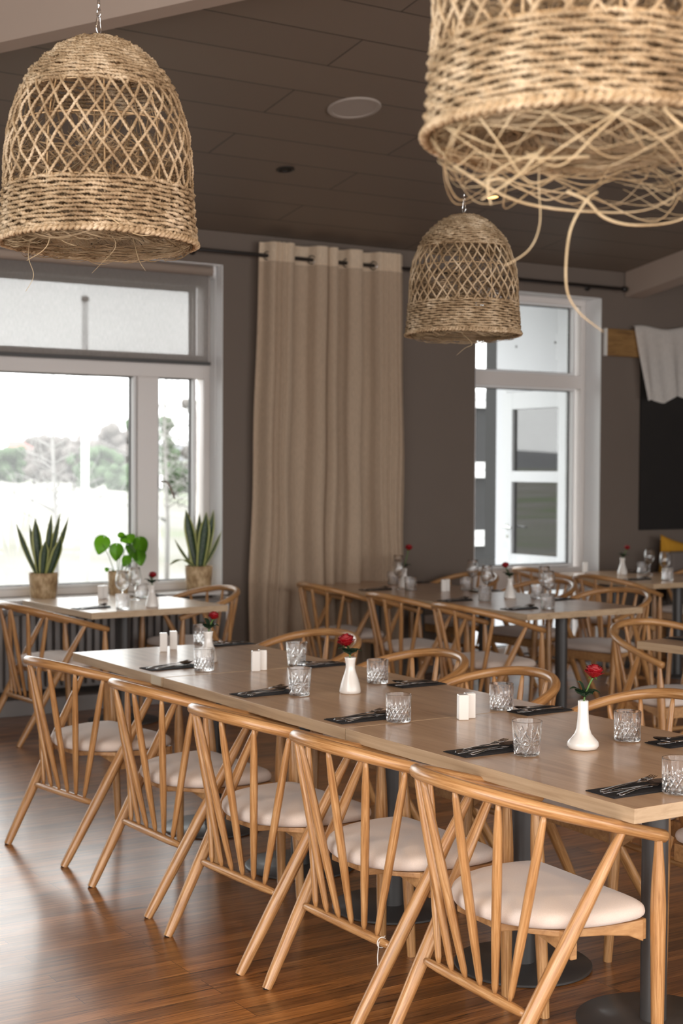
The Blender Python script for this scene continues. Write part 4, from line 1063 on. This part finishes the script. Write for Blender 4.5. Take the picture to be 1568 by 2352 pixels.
lampshade(*C1, .4, 'large woven straw bell lampshade hanging in focus at upper left', [
    (.0011, rel(C1, -.175, .0), rel(C1, -.178, -.04), rel(C1, -.165, -.085), rel(C1, -.185, -.125)),
    (.0011, rel(C1, -.02, .0, -.1), rel(C1, .05, -.005, -.15), rel(C1, .065, -.035, -.15), rel(C1, .03, -.075, -.15), rel(C1, .008, -.098, -.15)),
    (.0012, rel(C1, .10, .0, -.1), rel(C1, .112, -.04, -.12), rel(C1, .12, -.065, -.12), rel(C1, .135, -.088, -.12)),
    (.0016, rel(C1, .02, .045, -.24), rel(C1, .07, .02, -.235), rel(C1, .12, -.012, -.22), rel(C1, .16, -.012, -.2), rel(C1, .178, .01, -.17)),
    (.0013, rel(C1, -.09, .03, -.2), rel(C1, -.085, -.02, -.2), rel(C1, -.10, -.05, -.2), rel(C1, -.14, -.075, -.2)),
    (.0010, rel(C1, -.03, .03, -.2), rel(C1, -.06, -.02, -.2), rel(C1, -.02, -.04, -.2))])
lampshade(*C3, 1.9, 'smaller looking woven straw lampshade hanging farther back, right of the curtain', [
    (.0013, rel(C3, -.02, .0, -.1), rel(C3, .03, -.05, -.1), rel(C3, .0, -.07, -.1), rel(C3, -.035, -.10, -.1)),
    (.0010, rel(C3, -.10, .0, -.1), rel(C3, -.12, -.02, -.1), rel(C3, -.16, .0, -.1)),
    (.0010, rel(C3, .02, .02, -.2), rel(C3, .06, -.012, -.2), rel(C3, .10, .005, -.2))])
qs = random.Random(12)
ST2 = [(.0024, rel(C2, -.064, -.05), rel(C2, -.064, -.083), rel(C2, -.062, -.142), rel(C2, -.079, -.183), rel(C2, -.117, -.209)),
       (.0024, rel(C2, .03, -.09), rel(C2, .012, -.104), rel(C2, -.014, -.155), rel(C2, -.019, -.238), rel(C2, .0, -.28), rel(C2, .041, -.313)),
       (.0028, rel(C2, -.02, -.09), rel(C2, .012, -.104), rel(C2, .041, -.131), rel(C2, .09, -.143), rel(C2, .16, -.135), rel(C2, .22, -.10)),
       (.0026, rel(C2, -.20, -.05), rel(C2, -.10, -.105), rel(C2, .02, -.122), rel(C2, .12, -.115), rel(C2, .20, -.06)),
       (.0034, rel(C2, .13, .0, -.2), rel(C2, .092, -.005, -.22), rel(C2, .095, -.02, -.22), rel(C2, .15, -.065, -.22)),
       (.0030, rel(C2, .17, .0, -.15), rel(C2, .14, -.015, -.2), rel(C2, .16, -.05, -.2), rel(C2, .20, -.075, -.2)),
       (.0032, rel(C2, -.07, -.04, -.1), rel(C2, -.11, -.085, -.1), rel(C2, -.165, -.122, -.1)),
       (.0028, rel(C2, -.08, -.05, -.1), rel(C2, -.13, -.07, -.1), rel(C2, -.165, -.098, -.1)),
       (.0034, rel(C2, .0, -.055, -.1), rel(C2, -.09, -.058, -.1), rel(C2, -.18, -.050, -.1)),
       (.0026, rel(C2, -.13, -.09, -.1), rel(C2, -.155, -.095, -.1), rel(C2, -.15, -.13, -.1))]
for k in range(95):
    a = qs.uniform(0, 6.28); sw = qs.uniform(.5, 1.9)*qs.choice((-1, 1)); dr = qs.uniform(.0, .115); r1 = qs.uniform(.35, .9)
    ST2.append((qs.uniform(.0009, .0022), rimp(C2, a, .95, 0), rimp(C2, a+sw*.3, .9, -dr*.5), rimp(C2, a+sw*.65, (.9+r1)/2, -dr), rimp(C2, a+sw, r1, -dr*qs.uniform(.4, 1))))
lampshade(*C2, .9, 'nearest woven straw lampshade, cut off at upper right, with long loose strands', ST2)

# ------------------------------------------------------------------ outdoors
def face_dir(px):  # horizontal direction of a bearing (radians east of the view axis)
    a = yaw + px; return Vector((math.sin(a), math.cos(a), 0))
b = MB(); NX = 60; pts = []
for i in range(NX):
    for j in range(NX):
        x = -120+320*i/(NX-1); y = 9.85+260*(j/(NX-1))**2
        d = max(0, y-9.85); z = -1.4 + .012*d + 1.4*math.sin(x*.05+1)*min(1, d/40) + .9*math.exp(-((x-6)**2+(y-62)**2)/500)
        pts.append((x, y, z))
b.grid(pts, NX, NX)
struct(b.obj('ground', 'pale_ground'))
b = MB(); pts = []
for i in range(80):
    for j in range(12):
        x = -500+1300*i/79; v = j/11; y = 420+260*v
        h_ = (13+4*math.sin(x*.011+2)+3*math.sin(x*.027)+3*math.sin(x*.07)) * (v**.7)
        pts.append((x, y, -2+h_*1.25))
b.grid(pts, 80, 12); struct(b.obj('hill', 'hill_haze'))
fp = tag(empty('flagpole', (face_dir(-.1715).x*26, face_dir(-.1715).y*26, -1.3)), 'tall white pole standing outside the left window', 'pole')
b = MB(); b.lathe([(.075, 0), (.065, 3), (.05, 5.75), (0, 5.76)], 20); b.obj('mast', 'white_trim', fp)
b = MB(); b.lathe([(0, 5.75), (.06, 5.77), (.075, 5.81), (.05, 5.86), (0, 5.87)], 14); b.obj('finial', 'grey_metal', fp)
b = MB(); b.lathe([(0, 0), (.2, 0), (.2, .12), (.08, .16), (.08, .3)], 16); b.obj('foot', 'concrete', fp)
def crown(t, c, sx_, sz, mat, seed, lumps=70):
    q = random.Random(seed); b = MB()
    for k in range(lumps):
        d = Vector((q.gauss(0, .42)*sx_, q.gauss(0, .42)*sx_, q.uniform(-.5, .55)*sz)); r = sx_*q.uniform(.12, .30); n = 9
        prof = [(r*math.sin(math.pi*i/6), -r*math.cos(math.pi*i/6)) for i in range(7)]; prof[0] = (0, -r); prof[-1] = (0, r)
        ph = q.uniform(0, 6); b.lathe(prof, n, c[0]+d.x, c[1]+d.y, c[2]+d.z, fn=lambda rr, z, a, i: rr*(1+.28*math.sin(3*a+i*2+ph)))
    return b.obj('crown', mat, t)
TR = [(-.205, 75, 3.6, 3.4, 'tree_brown', .2, 'bare brownish tree outside by the red roofed house'), (-.222, 62, 2.6, 3.2, 'tree_green', .2, 'dark round bush on the slope outside, left of the pole'), (-.155, 60, 4.0, 5.2, 'tree_brown', 0, 'bare brownish tree outside, right of the pole'),
      (-.128, 66, 3.6, 6.4, 'tree_green', .2, 'green conifer outside between the pole and the window mullion'), (-.142, 52, 3.2, 2.4, 'tree_green', -.4, 'low green bush at the foot of the trees outside'),
      (-.112, 58, 3.0, 2.6, 'tree_green', -.4, 'low green bush outside by the window mullion'), (-.192, 70, 4.2, 4.4, 'tree_brown', .3, 'bare brownish tree outside just left of the pole'),
      (-.088, 60, 3.4, 7.2, 'tree_brown', .2, 'bare brownish tree seen through the narrow right pane'), (-.093, 72, 2.4, 8.5, 'tree_green', .4, 'tall green conifer seen through the narrow right pane'),
      (-.178, 66, 3.4, 4.2, 'tree_brown', .2, 'brown bare tree right behind the white pole outside'), (-.166, 58, 3.0, 3.4, 'tree_green', 0, 'green bush just right of the white pole outside'),
      (-.245, 80, 4.2, 3.6, 'tree_brown', .4, 'bare brownish tree outside at the left edge')]
for k, (an, ds, sw, hh, mt, up_, lb) in enumerate(TR):
    ds *= 2.1; d = face_dir(an)*ds; g = -.2; t = tag(empty('tree', (d.x, d.y, g)), lb, 'tree', 'trees outside the left window')
    b = MB(); b.tube([(0, 0, -1.5), (.05, 0, hh*.3), (0, .05, hh*.7)], [.22, .15, .06], 7); b.obj('trunk', 'tree_brown', t)
    crown(t, (0, 0, hh*.55+up_), sw*.62, hh*.8, mt, 40+k)
def birch(an, ds, hh, seed, lb):
    d = face_dir(an)*ds; t = tag(empty('bare_tree', (d.x, d.y, -1.2)), lb, 'tree', 'bare pale birches outside'); q = random.Random(seed); b = MB()
    b.tube([(0, 0, 0), (.03, 0, hh*.4), (-.02, .02, hh*.75), (0, 0, hh)], [.045, .036, .02, .006], 7)
    for k in range(34):
        z = hh*q.uniform(.42, .92); a = q.uniform(0, 6.28); ln = hh*.34*(1.05-z/hh)*q.uniform(.7, 1.3); c, s_ = math.cos(a), math.sin(a)
        P = [(0, 0, z), (c*ln*.45, s_*ln*.45, z+ln*.22), (c*ln, s_*ln, z+ln*.38)]; b.tube(P, [.012, .008, .003], 5)
        for m_ in range(3):
            u = q.uniform(.4, .9); b.tube([(c*ln*u, s_*ln*u, z+ln*.36*u), (c*ln*u+q.uniform(-.4, .4), s_*ln*u+q.uniform(-.4, .4), z+ln*.36*u+q.uniform(.1, .5))], [.006, .002], 4)
    b.obj('branches', 'birch', t)
birch(-.1915, 21, 4.3, 1, 'pale bare birch outside, just left of the white pole')
birch(-.118, 24, 4.6, 2, 'pale bare birch outside near the window mullion')
birch(-.090, 22, 4.8, 3, 'pale bare birch outside the narrow right pane')
hs = face_dir(-.207)*165; ht = tag(empty('house', (hs.x, hs.y, 2.6), -.4), 'white house with a red roof on the slope outside', 'house')
b = MB(); b.box(-4, 4, -3, 3, 0, 2.2); b.obj('walls', 'house_white', ht)
b = MB(); b.add([(-4.4, -3.4, 2.1), (4.4, -3.4, 2.1), (4.4, 3.4, 2.1), (-4.4, 3.4, 2.1), (-4.4, 0, 3.9), (4.4, 0, 3.9)], [(0, 1, 5, 4), (2, 3, 4, 5), (0, 4, 3), (1, 2, 5), (0, 3, 2, 1)], smooth=False); b.obj('roof', 'roof_red', ht)
b = MB()
for x in (-2.6, 0, 2.6): b.box(x-.5, x+.5, -3.05, -2.99, .8, 1.7)
b.obj('windows', 'dark_recess', ht); ht.scale = (.55, .55, .5)

# porch wing outside the tall window: white wall with a glazed door, dark post, dark cladding beyond
XW = 8.80
b = MB(); b.box(XW, XW+.25, 9.86, 9.99, -.1, 3.9); b.box(XW, XW+.25, 10.98, 11.09, -.1, 3.9); b.box(XW, XW+.25, 9.99, 10.98, 2.40, 3.9); struct(b.obj('wall_porch', 'concrete'))
b = MB()
for (y, z) in ((10.25, 3.15), (10.25, 2.75), (10.8, 3.15), (10.8, 2.75)): b.tube([(XW+.002, y, z), (XW-.004, y, z)], .012, 10)
struct(b.obj('trim_bolts', 'grey_metal'))
b = MB(); b.box(XW, XW+.12, 11.09, 11.26, -.1, 3.9); struct(b.obj('trim_4', 'siding_dark'))
b = MB(); b.box(7.0, 12.2, 9.86, 11.7, 3.56, 3.70); struct(b.obj('ceiling_porch', 'siding_dark'))
b = MB(); b.box(6.9, 9.2, 9.82, 12.4, -.2, -.02); struct(b.obj('floor_porch', 'concrete'))
dr = struct(empty('door_1', (XW, 10.48, 0)))
def dpart(name, mat, boxes, bev=0):
    b = MB()
    for q_ in boxes: b.box(*q_)
    o = b.obj(name, mat, dr, bevel=bev); struct(o); return o
dpart('door_frame', 'door_white', [(-.02, .08, -.49, -.435, 0, 2.40), (-.02, .08, .435, .50, 0, 2.40), (-.02, .08, -.435, .435, 2.33, 2.40)], .003)
dpart('door_leaf', 'door_white', [(-.045, .01, -.43, -.33, .01, 2.325), (-.045, .01, .32, .43, .01, 2.325), (-.045, .01, -.33, .32, 2.165, 2.325), (-.045, .01, -.33, .32, 1.49, 1.59), (-.045, .01, -.33, .32, .01, .82)], .003)
dpart('glazing', 'door_glass', [(-.012, -.006, -.33, .32, 1.59, 2.165), (-.012, -.006, -.33, .32, .82, 1.49)])
b = MB(); b.tube([(-.045, .375, 1.07), (-.10, .375, 1.07), (-.105, .36, 1.07), (-.105, .25, 1.065)], [.012, .012, .011, .009], 8); b.tube([(-.046, .375, 1.07), (-.052, .375, 1.07)], .028, 14); b.tube([(-.046, .375, .98), (-.05, .375, .98)], .016, 12)
struct(b.obj('door_handle', 'chrome', dr, sharp=40))
b = MB(); b.box(9.6, 14.6, 15.2, 15.5, -1, 2.6); struct(b.obj('wall_clad', 'siding_dark'))
b = MB(); b.box(9.55, 9.62, 15.12, 15.5, -1, 2.7)
for z in (.72, 1.60, 2.5): b.box(9.6, 14.6, 15.12, 15.2, z-.10, z-.005); b.box(9.6, 14.6, 15.12, 15.2, z+.005, z+.10)
struct(b.obj('trim_5', 'white_trim'))
b = MB(); b.box(9.6, 15, 15.6, 18, -1, 2.5); struct(b.obj('wall_far', 'siding_dark'))
